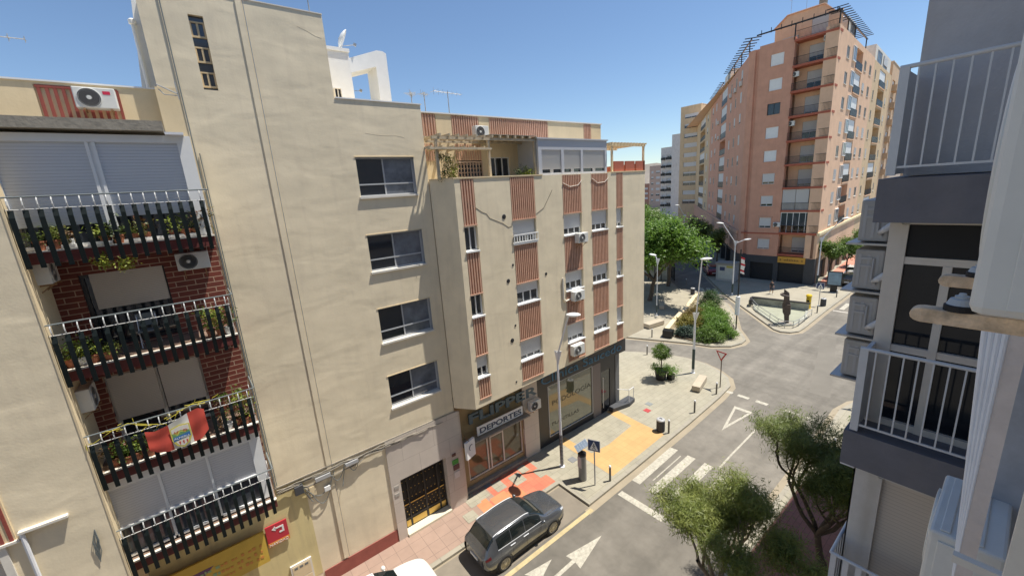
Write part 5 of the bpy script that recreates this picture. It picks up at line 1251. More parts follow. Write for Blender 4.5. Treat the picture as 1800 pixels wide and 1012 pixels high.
# ---------------------------------------------------------------- benches, bins, bollards, signs, lamps
def bench(x, y, rz, label, l=2.1, w_=.55, h=.45):
    t = thing('bench', label, 'bench', (x, y, 0), 'stone benches', rz)
    m = L(); m.box(-l / 2, l / 2, -w_ / 2, w_ / 2, .07, h); m.build('seat', mat('bench_stone', (.46, .39, .29), .85, .1, 3), t, bevel=.02)
    m = L(); m.box(-l / 2 + .12, l / 2 - .12, -w_ / 2 + .08, w_ / 2 - .08, 0, .08); m.build('plinth', M_concrete, t)
bench(27.0, 13.5, R(14), 'stone block bench near the give way sign and kerb'); bench(36.3, 23.3, R(-8), 'stone block bench across the side street beside the cream building end', 2.3, .8, .5)
bench(42.8, 26.4, R(30), 'stone block bench in the dappled shade of the plaza tree')
def bollard(x, y, label):
    t = thing('bollard', label, 'bollard', (x, y, 0), 'metal bollards along the kerbs')
    m = L(); m.lathe([(.001, 0), (.055, 0), (.055, .82), (.001, .82)], (0, 0, 0), 'Z', 14); m.build('post', mat('bollard_grey', (.13, .12, .105), .5), t, smooth=False)
    m = L(); m.lathe([(.062, .80), (.062, .86), (.045, .90), (.001, .91)], (0, 0, 0), 'Z', 14); m.build('cap', M_alu, t)
    return t
b0 = bollard(14.38, 11.62, 'bollard nearest the camera, on the yellow paving before the crossing')
for x, y, lab in ((20.2, 11.85, 'bollard standing beside the black litter bin'), (23.4, 11.95, 'bollard between the litter bin and the stone bench'), (26.7, 12.12, 'bollard right beside the give way sign'), (29.4, 19.5, 'bollard on the far side kerb left of the potted tree'), (33.35, 21.6, 'bollard across the side street before the stone bench'), (24.7, 4.9, 'bollard at the right pavement beside the near tree shade'), (22.4, 4.6, 'bollard at the right pavement hidden in the near tree'), (50.8, 13.0, 'bollard by the sunken wall near the yellow post'), (58.7, 13.3, 'bollard before the advert panel'), (54.6, 29.9, 'bollard at the far side of the distant crossing')):
    dup(b0, (x, y, 0), label=lab)
def bin_(x, y, label, r=.24, h=.82):
    t = thing('litter_bin', label, 'litter bin', (x, y, 0), 'litter bins')
    m = L(); m.lathe([(.001, 0), (r * .9, 0), (r, .03), (r, h - .12), (r * .92, h - .1)], (0, 0, 0), 'Z', 22)
    for k in range(16): a = k * math.pi / 8; m.tube([(r * math.cos(a), r * math.sin(a), .06), (r * math.cos(a), r * math.sin(a), h - .14)], .012, 4)
    m.build('body', M_grey3, t)
    m = L(); m.lathe([(r * 1.03, h - .11), (r * 1.03, h - .04), (r * .8, h), (r * .42, h + .005), (r * .40, h - .06), (.001, h - .08)], (0, 0, 0), 'Z', 22); m.build('lid', M_greyalu, t)
bin_(20.08, 12.32, 'round dark litter bin with grey lid near the yellow paving'); bin_(54.0, 13.35, 'dark litter bin right of the yellow post', .26, .9); bin_(50.3, 26.6, 'dark litter bin at the distant crossing by the bed wall', .26, .9)

M_signblue = mat('sign_panel_blue', (.02, .045, .14), .45)
def crossing_sign(x, y, rz, label, h=2.0, s=.62):
    t = thing('crossing_sign', label, 'road sign', (x, y, 0), 'pedestrian crossing signs', rz)
    m = L(); m.tube([(0, 0, 0), (0, 0, h + .35)], .035, 10); m.build('pole', M_greyalu, t)
    m = L(); m.box(-.06, -.04, -s / 2, s / 2, h, h + s); p = m.build('sign_panel', M_signblue, t)
    m = L(); e = .03
    m.add([(-.062, -s / 2 + .08, h + .07), (-.062, s / 2 - .08, h + .07), (-.062, 0, h + s - .06)], [(0, 1, 2)])
    for a, b in ((-s / 2, -s / 2 + .02), (s / 2 - .02, s / 2)): m.box(-.064, -.0605, a, b, h, h + s)
    m.box(-.064, -.0605, -s / 2 + .02, s / 2 - .02, h + s - .02, h + s); m.box(-.064, -.0605, -s / 2 + .02, s / 2 - .02, h, h + .02)
    m.build('white_triangle', M_white, p)
    m = L(); X = -.066
    m.lathe([(.028, 0), (.028, -.003), (.001, -.003)], (X, 0, h + .40), 'X', 10)
    for pp in ([(0, .37), (.0, .24)], [(0, .24), (.07, .12)], [(0, .24), (-.08, .11)], [(0, .34), (.08, .27)], [(0, .34), (-.07, .26)]): m.tube([(X, pp[0][0], h + pp[0][1]), (X, pp[1][0], h + pp[1][1])], .015, 5)
    m.build('walking_figure', M_black, p)
    return t
crossing_sign(13.58, 11.94, R(25), 'blue pedestrian crossing sign next to the parking meter'); crossing_sign(53.6, 13.66, R(10), 'small blue crossing sign by the far litter bin and yellow post', 2.0, .7)
t = thing('give_way_sign', 'red and white give way triangle on a brown pole at the plaza kerb', 'road sign', (27.84, 12.4, 0), 'give way signs')
def giveway(t, h=2.1, yaw=0):
    m = L(); m.tube([(0, 0, 0), (0, 0, h + .6)], .035, 8); m.build('pole', mat('brown_pole', (.12, .085, .06), .6), t)
    m = L(); s = .43; m.add([(-.06, s, h + .72), (-.06, -s, h + .72), (-.06, 0, h), (-.04, s, h + .72), (-.04, -s, h + .72), (-.04, 0, h)], [(0, 1, 2), (5, 4, 3), (0, 3, 4, 1), (1, 4, 5, 2), (2, 5, 3, 0)]); p = m.build('sign_panel', mat('sign_red', (.40, .04, .04), .5), t)
    m = L(); s = .27; m.add([(-.064, s, h + .64), (-.064, -s, h + .64), (-.064, 0, h + .18)], [(0, 1, 2)]); m.build('white_triangle', M_white, p)
    t.rotation_euler = (0, 0, yaw)
giveway(t, 2.05, R(-10))
t = thing('give_way_sign', 'give way triangle half hidden behind the right building', 'road sign', (31.3, 5.15, 0), 'give way signs'); giveway(t, 2.3, R(10))
# parking meter
t = thing('parking_meter', 'grey parking meter column with a tilted solar panel on top', 'parking meter', (13.45, 12.66, 0))
m = L(); m.lathe([(.001, 0), (.21, 0), (.21, 1.5), (.19, 1.54), (.001, 1.55)], (0, 0, 0), 'Z', 20); m.build('column', mat('meter_grey', (.22, .21, .20), .45, .1, 5), t, smooth=False)
m = L(); m.box(-.215, -.16, -.12, .12, .8, 1.4); m.build('front_plate', mat('meter_label', (.50, .44, .44), .5), t)
m = L(); m.lathe([(.22, 1.45), (.22, 1.56), (.001, 1.60)], (0, 0, 0), 'Z', 20); m.tube([(0, 0, 1.5), (0, 0, 1.95)], .03, 8); m.build('cap', M_black, t)
m = L(); m.box(-.36, .36, -.22, .22, 0, .03); p = m.build('solar_panel', M_greyalu, t, bevel=.008); p.location = (0, 0, 1.98); p.rotation_euler = (R(18), R(-28), R(-28))
m = L(); m.box(-.33, .33, -.19, .19, .03, .036)
cell = m.build('solar_cells', mat('solar_blue', (.22, .28, .36), .25, .1, 9, spec=.8), p)
m = L()
for k in range(5): m.box(-.33 + k * .132 + .13, -.33 + k * .132 + .135, -.19, .19, .036, .039)
m.build('cell_lines', M_alu, cell)
# lamps
def lamp_head(parent, x, y, z, yaw, tilt=0):
    m = L(); m.lathe([(.001, -.06), (.16, -.05), (.30, .0), (.33, .035), (.27, .08), (.12, .12), (.001, .13)], (0, 0, 0), 'Z', 20)
    o = m.build('lamp_head', M_white, parent, smooth=True); o.location = (x, y, z); o.scale = (1.35, .85, 1); o.rotation_euler = (0, R(tilt), yaw)
def street_lamp(x, y, h, label, arms, r=.09, base=1.9, ring=False, headx=1.2):
    """arms: list of (direction angle, reach, head height, start height)"""
    t = thing('street_lamp', label, 'street lamp', (x, y, 0), 'street lamps')
    top = max(a[3] for a in arms)
    m = L(); m.tube([(0, 0, 0), (0, 0, base), (0, 0, top)], [r, r * .85, r * .55], 12); m.lathe([(.16, 0), (.16, .03), (.001, .04)], (0, 0, 0), 'Z', 12); m.build('pole', M_alu, t)
    m = L()
    if ring:
        for k in range(22): z = .12 + k * .085; m.lathe([(r * 1.10, z), (r * 1.10, z + .045), (r * .9, z + .05), (r * .9, z - .005)], (0, 0, 0), 'Z', 14)
    else: m.tube([(0, 0, .35), (0, 0, base)], r * 1.06, 12)
    m.build('base_sleeve', mat('sleeve_dark_green', (.035, .06, .055), .5) if not ring else mat('sleeve_brown', (.07, .06, .055), .5), t)
    for ang, reach, hz, z0 in arms:
        dx, dy = math.cos(ang), math.sin(ang)
        m = L(); m.tube([(0, 0, z0 - .5), (dx * .08, dy * .08, z0), (dx * reach, dy * reach, hz)], .045, 8); m.build('arm', M_alu, t)
        m = L(); m.prism([(-.03, -.03), (.03, -.03), (.03, .03), (-.03, .03)], 0, .01)
        lamp_head(t, dx * (reach + .3), dy * (reach + .3), hz + .02, ang, -8)
    m = L(); m.add([(0, 0, top - .8), (0, -.30, top + .12), (0, .22, top + .02), (.03, 0, top - .8), (.03, -.30, top + .12), (.03, .22, top + .02)], [(0, 1, 2), (5, 4, 3), (0, 3, 4, 1), (1, 4, 5, 2), (2, 5, 3, 0)]); m.build('bracket_plate', M_alu, t)
    return t
street_lamp(13.39, 14.11, 9, 'street lamp with ringed dark base between parking meter and shops', [(R(-92), .95, 8.9, 6.7)], .085, 2.1, True)
street_lamp(28.74, 14.93, 9.3, 'tall plaza street lamp with dark green base right of the potted tree', [(R(-90), .35, 9.1, 4.9)], .10, 2.0)
street_lamp(52.87, 22.7, 9.2, 'two-armed street lamp by the distant crossing and kiosk', [(R(120), 1.5, 9.2, 6.9), (R(-60), 1.0, 7.1, 6.7)], .10, 1.5)
street_lamp(63.15, 16.54, 9, 'street lamp at the salmon block corner by the right street', [(R(-70), 1.9, 8.8, 6.4)], .10, 1.5)
street_lamp(39.62, 25.1, 7, 'slim lamp pole standing in the tree shade on the plaza', [(R(90), .3, 6.9, 6.5)], .06, 1.2)
street_lamp(72, 40.2, 10, 'distant street lamp rising over the avenue trees', [(R(150), 1.2, 10.3, 8.5)], .10, 1.5)
# traffic information pole with banner
t = thing('banner_pole', 'black pole with white equipment box and a red and white flag above', 'pole', (40.68, 16.9, 0))
m = L(); m.tube([(0, 0, 0), (0, 0, 8.0)], .06, 10); m.build('pole', M_black, t)
m = L(); m.lathe([(.001, 1.5), (.20, 1.5), (.20, 3.35), (.001, 3.4)], (0, 0, 0), 'Z', 16); m.build('equipment_cylinder', M_white, t)
m = L()
for k in range(8):
    y0 = -.08 - .02 * math.sin(k); z0, z1 = 7.3 - k * .2, 7.3 - (k + 1) * .2
    m.add([(.0, -.06, z0), (.02 * math.sin(k * 2), -.42 + .04 * math.sin(k * 1.3), z0 - .1), (.02 * math.sin(k * 2 + 2), -.42 + .04 * math.sin((k + 1) * 1.3), z1 - .1), (0, -.06, z1)], [(0, 1, 2, 3)], 0 if k % 3 else 1)
m.build('flag', [M_white, mat('flag_red', (.55, .04, .05), .7)], t, fix=False)
# advertising panels
t = thing('advert_panel', 'freestanding advert panel with blue poster on a black foot by the right street', 'advert panel', (61.2, 14.25, 0), None, R(12))
m = L(); m.box(-.12, .12, -.35, .35, 0, .8); m.build('foot', M_black, t)
m = L(); m.box(-.10, .10, -.75, .75, .8, 2.6); m.build('frame', M_black, t, bevel=.03)
m = L(); m.box(-.108, -.101, -.64, .64, .92, 2.48); m.build('poster', mat('poster_blue', (.20, .30, .38), .25, .3, 1.2), t)
t = thing('kiosk', 'glazed grey kiosk with white poster by the distant crossing', 'kiosk', (60.6, 26.9, 0), None, R(6))
m = L(); m.box(-.9, .9, -1.25, 1.25, 0, .2); m.box(-.9, .9, -1.25, 1.25, .2, 2.45); k_ = m.build('body', M_greyalu, t)
m = L(); m.box(-1.05, 1.05, -1.4, 1.4, 2.45, 2.7); m.build('roof', mat('kiosk_roof', (.30, .29, .26), .6), t)
m = L(); m.box(-.93, -.901, -1.05, .95, .35, 2.3); m.build('poster', mat('poster_white', (.55, .56, .52), .4, .1, 2), k_)
m = L(); m.box(-.94, -.931, .05, .75, 1.55, 2.1); m.build('poster_mark', mat('poster_navy', (.05, .07, .16), .5), k_)
m = L(); m.box(-.94, -.931, -1.0, -.15, 2.0, 2.3); m.build('poster_band', mat('poster_yellow', (.55, .48, .10), .5), k_)
# yellow post
t = thing('letter_box', 'bright yellow round letter box on the far plaza', 'letter box', (52.05, 14.2, 0))
m = L(); m.lathe([(.001, 0), (.27, 0), (.27, .1), (.24, .12), (.24, 1.35), (.29, 1.37), (.29, 1.5), (.2, 1.6), (.001, 1.64)], (0, 0, 0), 'Z', 22); m.build('body', mat('post_yellow', (.72, .48, .01), .5), t)
m = L(); m.box(-.25, -.22, -.1, .1, 1.2, 1.25); m.box(-.262, -.24, -.14, .14, .8, 1.0); m.build('slot', M_black, t)
# sunken pool with railing and sculpture
t = thing('sunken_fountain', 'triangular low-walled basin with dark coping behind a metal railing on the traffic island', 'fountain', (47, 15.5, 0))
pp = [(50.3, 19.2), (51.1, 13.9), (48.4, 13.2), (44.9, 13.3), (44.0, 14.2), (44.6, 15.0), (48.0, 18.2)]
def ring_wall(m, poly, th, z0, z1, only=None):
    ins = inset(poly, th) 
    for k in range(len(poly)):
        if only is not None and k not in only: continue
        a, b = poly[k], poly[(k + 1) % len(poly)]; c, d = ins[(k + 1) % len(poly)], ins[k]
        m.prism([a, b, c, d], z0, z1)
ccw = pp[::-1] if sum(pp[i][0] * pp[(i + 1) % 7][1] - pp[(i + 1) % 7][0] * pp[i][1] for i in range(7)) < 0 else pp
m = MB(); ring_wall(m, ccw, .22, 0, .12)
m.prism([(50.4, 19.3), (51.25, 13.9), (51.0, 13.85), (50.15, 19.2)], 0, .80); m.prism([(50.4, 19.3), (50.15, 19.25), (49.0, 18.9), (49.1, 19.2)], 0, .8)
m.build('basin_wall', mat('pale_green_render', (.34, .34, .28), .85, .35, 1.2), t)
m = MB(); m.prism([(50.5, 19.4), (51.35, 13.8), (50.95, 13.75), (50.05, 19.3)], .80, .90); m.prism([(50.5, 19.4), (50.0, 19.45), (48.9, 19.05), (49.0, 18.85), (50.1, 19.15)], .3, .85); m.build('coping', M_slate, t)
m = MB(); m.add([(x, y, .02) for x, y in ccw], [tuple(range(7))]); m.build('floor', mat('basin_floor', (.33, .335, .245), .6, .15, 1), t, fix=False)
t2 = thing('railing', 'curved two-bar metal railing along the front of the triangular basin', 'railing', (44.3, 13.5, 0))
m = MB(); rl = [(49.8, 19.1), (47.6, 17.6), (45.4, 15.6), (44.1, 14.4), (43.8, 13.7), (44.2, 13.1), (45.2, 12.95), (47.0, 13.0), (49.4, 13.1)]
for z in (.35, .72): m.tube([(x, y, z) for x, y in rl], .03, 6)
for k in range(len(rl)): m.tube([(*rl[k], 0), (*rl[k], .74)], .028, 6)
m.build('bars', M_galv, t2)
t = thing('sculpture', 'tall dark twisted steel sculpture with a spiral top in the basin', 'sculpture', (45.1, 14.05, 0))
m = L()
vs = []; n = 14
for k in range(n + 1):
    z = 3.25 * k / n; wdt = .20 + .08 * (k / n) + (.12 if .35 < k / n < .65 else 0); tw = R(-20 + 75 * (k / n) ** 2)
    c, s = math.cos(tw), math.sin(tw)
    for a, b in ((-wdt, -.05), (wdt, -.05), (wdt, .05), (-wdt, .05)): vs.append((b * c - a * s * .6, a * c + b * s + .25 * (k / n) - .1, z + (.35 * (a > 0) if k > 10 else 0)))
fs = [(k * 4 + q, k * 4 + (q + 1) % 4, (k + 1) * 4 + (q + 1) % 4, (k + 1) * 4 + q) for k in range(n) for q in range(4)] + [(3, 2, 1, 0), (n * 4, n * 4 + 1, n * 4 + 2, n * 4 + 3)]
m.add(vs, fs)
m.box(-.22, -.1, -.36, .1, 1.7, 2.1)
m.build('twisted_column', mat('corten', (.10, .075, .06), .7, .2, 4), t)
m = L(); m.tube([(.35 * math.cos(q * .5), .15 + .45 * math.sin(q * .5), 3.1 - q * .02) for q in range(9)], .10, 6); m.build('spiral_top', mat('corten', (.10, .075, .06)), t)
m = L(); m.lathe([(.6, 0), (.6, .16), (.001, .18)], (0, 0, 0), 'Z', 16); m.build('plinth', M_concrete, t)
# carousel kiosk behind plaza tree
t = thing('terrace_kiosk', 'brown fronted kiosk with blue-grey pitched roof behind the plaza tree', 'kiosk', (58, 35.5, 0))
m = MB(); m.prism([(56, 32.6), (60.5, 36.3), (58.6, 39.9), (53.6, 36.6)], 2.6, 3.5); m.build('fascia', mat('kiosk_brown', (.26, .11, .06), .7, .1, 2), t)
m = MB(); c = (57.2, 36.4, 6.2); q = [(55.8, 32.3, 3.5), (60.8, 36.3, 3.5), (58.7, 40.2, 3.5), (53.3, 36.7, 3.5)]; m.add(q + [c], [(0, 1, 4), (1, 2, 4), (2, 3, 4), (3, 0, 4), (3, 2, 1, 0)]); m.build('roof', mat('slate_blue_roof', (.09, .11, .17), .6, .1, 2), t)
m = MB()
for a, b in (((56, 32.6), (60.5, 36.3)), ((56, 32.6), (53.6, 36.6))):
    for k in range(6):
        f_ = k / 5; x, y = a[0] + (b[0] - a[0]) * f_, a[1] + (b[1] - a[1]) * f_; m.tube([(x, y, 0), (x, y, 2.6)], .09, 6)
m.build('post', M_black, t)
m = MB(); m.prism([(56.6, 33.6), (59.8, 36.4), (58.2, 39.0), (54.6, 36.4)], .0, 2.5); m.build('glazed_wall', mat('pale_kiosk_wall', (.45, .44, .38), .4, .3, .8), t)
# ramp with handrail at the clinic door
t = thing('access_ramp', 'dark grey ramp with metal handrail at the clinic corner', 'ramp', (20.8, 15.5, 0))
m = MB(); m.prism([(19.7, 15.6), (21.1, 15.3), (21.9, 15.45), (21.9, 16.0), (19.7, 16.0)], .0, .30); m.build('platform', M_grey3, t, bevel=.03)
m = MB()
m.tube([(20.7, 16.0, 1.2), (21.15, 15.4, 1.2), (21.82, 15.5, 1.15), (21.82, 15.52, .28)], .022, 7)
m.tube([(21.15, 15.4, .28), (21.15, 15.4, 1.2)], .022, 7); m.build('handrail', M_alu, t)

# ---------------------------------------------------------------- wall clutter of the tan building
def cable_thing(label, paths, m_, r=.018, name='cable'):
    m = MB()
    for p in paths: m.tube([FP(FA, a, d, z) for a, d, z in p], r, 5)
    o = m.build(name, m_, None); tag(o, label, 'cable', 'cables on the tan wall'); return o
rng = random.Random(2); pth = []
for k in range(6):
    pts = []; a = .55
    while a < 4.6 + k * .55: pts.append((a, .05 + rng.uniform(0, .05), 4.93 - .03 * k + rng.uniform(-.05, .05) - (.18 if 1.2 < a < 3.6 and k > 3 else 0))); a += .32
    pth.append(pts)
cable_thing('thick bundle of cables running along the ledge of the tan wall', pth, M_concrete, .016)
pth = []
for (a0, z0), (a1, z1), sag in (((1.35, 4.7), (2.5, 4.75), .75), ((1.5, 4.6), (2.4, 4.6), 1.0), ((2.3, 4.8), (2.9, 4.85), .55), ((3.0, 4.85), (3.5, 4.9), .5), ((1.25, 4.9), (1.6, 3.9), .1), ((2.9, 4.9), (2.7, 3.95), .1), ((1.45, 4.4), (1.75, 4.35), .35)):
    pth.append([(a0 + (a1 - a0) * k / 8, .07 + .03 * math.sin(k), z0 + (z1 - z0) * k / 8 - sag * math.sin(math.pi * k / 8)) for k in range(9)])
cable_thing('loose loops of cable hanging below the junction boxes', pth, M_greyrail, .014)
for (a, z, ww, hh, dd, lab, mt) in ((1.08, 4.45, .30, .34, .16, 'dark square junction box, leftmost on the tan wall', M_grey3), (1.80, 4.62, .55, .17, .14, 'long grey splice box in the middle of the cable bundle', M_greyalu), (2.92, 4.70, .50, .16, .14, 'long grey splice box, rightmost in the cable bundle', M_greyalu), (1.55, 4.12, .22, .40, .1, 'pale beige box among the hanging loops', M_cream), (2.05, 4.05, .22, .2, .1, 'small white box at the bottom of the hanging loops', M_white)):
    m = MB(); m.fbox(FA, a, a + ww, z, z + hh, .005, dd); o = m.build('junction_box', mt, None, bevel=.012); tag(o, lab, 'junction box', 'junction boxes on the tan wall')
t = thing('meter_cabinet', 'white framed meter cabinet low on the yellow wall', 'cabinet', (.8, 15.4, 1.0))
m = MB(); m.fbox(FA, .42, 1.15, .35, 1.62, -.02, .05); cb = m.build('frame', M_offw, t)
m = MB(); m.fbox(FA, .48, 1.09, 1.0, 1.56, .05, .06); m.fbox(FA, .48, 1.09, .41, .95, .05, .06); m.build('door', M_cream, cb)
m = MB()
for k in range(3): m.fbox(FA, .54 + k * .18, .66 + k * .18, 1.42, 1.50, .06, .066)
m.build('vent', M_greyrail, cb)
t = thing('wall_sign', 'red sign with white bent arrow and the word NAVIDAD under the last balcony', 'sign', (.34, 15.4, 3.3))
m = MB(); m.fbox(FA, -.05, .64, 2.86, 3.70, .02, .06); sg = m.build('panel', mat('sign_crimson', (.52, .03, .05), .5), t)
m = MB(); m.fbox(FA, -.05, .64, 2.86, 3.02, .06, .066); m.build('orange_band', mat('sign_orange2', (.70, .28, .05), .5), sg)
m = MB(); m.fbox(FA, .24, .52, 3.49, 3.55, .061, .07); m.fbox(FA, .46, .52, 3.28, 3.49, .061, .07); m.fbox(FA, .36, .46, 3.28, 3.34, .061, .07); m.xprism(FA, [(.14, 3.52), (.26, 3.42), (.26, 3.62)], .061, .07); m.build('arrow', M_white, sg)
text('NAVIDAD', .15, FP(FA, -.02, .07, 2.88), RF, M_white, sg, 'lettering', .003, width=.60)
# shop banner under first floor
t = thing('shop_banner', 'long yellow and purple shop banner with faded coloured lettering under the lowest balcony', 'sign', (-1.4, 15.2, 3.2))
FBN = FR(0, 15.3, 1, 0)
m = MB(); m.fbox(FBN, -3.1, -.1, 2.5, 3.75, -.02, .05); pn = m.build('panel', mat('banner_yellow', (.60, .40, .06), .6, .1, 2), t)
m = MB(); m.xprism(FBN, [(-3.1, 2.62), (-2.6, 2.62), (-1.6, 3.4), (-3.1, 3.4)], .051, .056); m.build('purple_area', mat('banner_purple', (.16, .07, .16), .6, .1, 2), pn)
m = MB(); rng = random.Random(77)
for row, z in enumerate((3.22, 2.98, 2.76)):
    x = -2.6 + row * .1
    while x < -.25:
        ww = rng.uniform(.05, .11); c = 0 if x < -1.5 else 1
        m.fbox(FBN, x, x + ww, z, z + rng.choice((.07, .1, .12)), .057, .062, c); x += ww + rng.choice((.03, .03, .12))
m.build('faded_marks', [mat('faded_green', (.30, .42, .22), .6), mat('faded_orange', (.62, .26, .06), .6)], pn)
# lower-left things on the bay wall
m = MB(); m.fbox(FL, -8.2, -4.88, 4.2, 7.15, -.3, -.22); m.build('roller_shutter', M_shutg, A)
m = MB(); m.fbox(FL, -8.2, -4.67, 7.60, 9.3, 0.0, .03)
for k in range(24): m.fbox(FL, -8.1 + k * .145, -8.04 + k * .145, 7.60, 9.3, .03, .05, 1)
m.build('ribbed_panel', [M_cream, M_redrib], A)
m = MB(); m.fbox(FL, -5.0, -4.86, 4, 7.55, .0, .05); m.fbox(FL, -8.3, -4.62, 7.55, 7.61, .0, .09); m.build('window_surround', M_offw, A)
t = thing('rain_gutter', 'white angled gutter with downpipe on the far left tan wall', 'gutter', (-4.3, 14.1, 7.4))
m = MB(); m.fbox(FL, -4.60, -3.78, 7.73, 7.79, .0, .12); m.build('channel', M_offw, t)
m = MB(); m.tube([FP(FL, -4.56, .06, 7.74), FP(FL, -4.56, .06, 4.2)], .045, 8); m.build('downpipe', M_alu, t)
m = MB()
for k in range(9): a = rng.uniform(0, 6.28); m.tube([FP(FL, -3.46, .03, 7.10), FP(FL, -3.50 + .06 * math.cos(a), .05, 6.78), FP(FL, -3.52 + .06 * math.cos(a + 1), .04, 6.45), FP(FL, -3.54, .03, 6.15 + .05 * k / 9)], .008, 4)
o = m.build('cable_coil', M_greyrail, None); tag(o, 'tangled coil of grey cable hanging on the far left tan wall', 'cable')
t = thing('antenna_bracket', 'triangular wall bracket with wires by the tower edge', 'bracket', (.2, 15.4, 18.1))
m = MB(); m.tube([FP(FA, .0, .1, 18.30), FP(FA, .40, .3, 18.05)], .02, 6); m.tube([FP(FA, .02, .1, 18.18), FP(FA, .12, .2, 18.03), FP(FA, .40, .3, 18.0)], .014, 6); m.tube([FP(FA, .42, .3, 17.9), FP(FA, .40, .3, 18.36)], .012, 6); m.build('arms', M_galv, t)

# ---------------------------------------------------------------- flag, pots and plants on balconies
t = thing('football_flag', 'red and white club flag with crest tied to the third balcony rail', 'flag', (-1.4, 13.77, 8.9))
def itp(tab, u):
    for k in range(len(tab) - 1):
        if u <= tab[k + 1][0]: f = (u - tab[k][0]) / (tab[k + 1][0] - tab[k][0]); return tab[k][1] + (tab[k + 1][1] - tab[k][1]) * f
    return tab[-1][1]
def flagpt(u, v):
    zt = itp([(0, 9.27), (.15, 9.20), (.35, 9.26), (.7, 9.44), (.9, 9.50), (1.0, 9.42)], u); zb = itp([(0, 8.72), (.1, 8.58), (.35, 8.50), (.65, 8.52), (.85, 8.60), (1.0, 8.78)], u)
    return (-2.03 + 1.30 * u, 13.76 - .022 * math.sin(u * 21 + v * 2.5) * (.3 + v) - .012 * math.sin(v * 9 + u * 5), zt + (zb - zt) * v)
for nm, u0, u1, mt in (('red_cloth', 0, .37, 'r'), ('white_cloth', .37, .71, 'w'), ('red_cloth', .71, 1, 'r')):
    m = MB(); n = 10; vv = [flagpt(u0 + (u1 - u0) * a / n, b / 8) for a in range(n + 1) for b in range(9)]; vv2 = [(x, y + .006, z) for x, y, z in vv]
    m.add(vv, [(a * 9 + b, (a + 1) * 9 + b, (a + 1) * 9 + b + 1, a * 9 + b + 1) for a in range(n) for b in range(8)]); m.add(vv2, [(a * 9 + b, a * 9 + b + 1, (a + 1) * 9 + b + 1, (a + 1) * 9 + b) for a in range(n) for b in range(8)])
    c_ = m.build(nm, mat('cloth_red', (.52, .07, .045), .7) if mt == 'r' else mat('cloth_white', (.70, .68, .62), .7), t, fix=False, smooth=True)
FFl = FR(-1.33, 13.735, 1, 0)
m = MB(); m.xprism(FFl, [(-.22, 9.13), (.0, 9.2), (.22, 9.17), (.22, 8.80), (.14, 8.62), (.0, 8.52), (-.14, 8.60), (-.22, 8.78)], 0, .004); cr_ = m.build('crest', mat('crest_yellow', (.62, .55, .12), .6), t)
m = MB(); m.xprism(FFl, [(-.19, 9.10), (.0, 9.16), (.19, 9.14), (.19, 8.98), (.0, 9.04), (-.19, 8.98)], .004, .007); m.xprism(FFl, [(-.19, 8.86), (.19, 8.93), (.19, 8.80), (-.19, 8.74)], .004, .0065, 1); m.xprism(FFl, [(-.19, 8.98), (-.08, 8.90), (.0, 9.0), (.08, 8.94), (.19, 9.0), (.19, 8.93), (-.19, 8.86)], .004, .0062, 2)
m.xprism(FFl, [(-.15, 8.73), (.15, 8.78), (.10, 8.64), (0, 8.57), (-.10, 8.62)], .004, .0063, 0)
for k in range(3): m.xprism(FFl, [(-.09 + k * .08, 8.72), (-.05 + k * .08, 8.72), (-.06 + k * .08, 8.63), (-.08 + k * .08, 8.63)], .007, .009, 3)
m.build('crest_fields', [M_offw, mat('crest_blue', (.04, .16, .40), .6), mat('crest_green', (.15, .32, .12), .6), mat('cloth_red', (.5, .05, .04))], cr_)
text('ALMERIA', .085, FP(FFl, -.175, .010, 8.79), RF, M_white, cr_, 'lettering', .001, width=.35)
text('U   D', .10, FP(FFl, -.14, .010, 8.97), RF, mat('cloth_red', (.5, .05, .04)), cr_, 'lettering', .001, width=.28)
m = MB(); rng = random.Random(8)
vine = [(-3.0, 9.35), (-2.6, 9.55), (-2.3, 9.62), (-1.9, 9.42), (-1.6, 9.3), (-1.5, 9.15), (-1.3, 9.52), (-.9, 9.66), (-.55, 9.62)]
m.tube([(x, 13.82, z) for x, z in vine], .008, 5)
for k in range(22): q = vine[rng.randrange(len(vine))]; m.tube([(q[0] + rng.uniform(-.2, .2), 13.8, q[1] + rng.uniform(-.05, .05)), (q[0] + rng.uniform(-.3, .3), 13.78, q[1] + rng.uniform(-.12, .12))], .007, 4)
o = m.build('garland', mat('garland_yellow', (.50, .42, .04), .7), None); tag(o, 'yellow garland wound along the third balcony rail above the flag', 'garland')

POT = ['terracotta pot with bushy plant', 'small pot with drooping leaves', 'pot with upright leafy stems', 'low pot of red-tinged foliage', 'pot with pale green spiky plant']
def pot_plant(x, y, z, i, label, hgt, lm_, rng, potm=None):
    t = thing('potted_plant', label, 'potted plant', (x, y, z), 'potted plants on the brick balconies')
    r = rng.uniform(.10, .14)
    m = L(); m.lathe([(.001, 0), (r * .7, 0), (r, .18), (r * 1.08, .185), (r * 1.08, .22), (r * .9, .22), (r * .88, .19), (.001, .19)], (0, 0, 0), 'Z', 14); m.build('pot', potm or M_terra, t)
    tips = [Vector((rng.gauss(0, .09), rng.gauss(0, .08), .24 + rng.random() * hgt)) for k in range(20)]
    m = L()
    for q in tips[:8]: m.tube([(0, 0, .18), tuple(q * .6), tuple(q)], .005, 4)
    m.build('stem', M_leafp, t)
    leaves(tips, rng.randint(150, 300), .10, rng, .05, .38, .2, .8).build('foliage', lm_, t, fix=False)
rng = random.Random(31); lms = [M_leafp, M_fresh2, M_olive, leafy('yellow_green_leaf', (.12, .18, .02), (.32, .34, .04)), leafy('red_tinged_leaf', (.16, .05, .03), (.12, .14, .03))]
names = {0: 'top', 1: 'second', 2: 'third'}
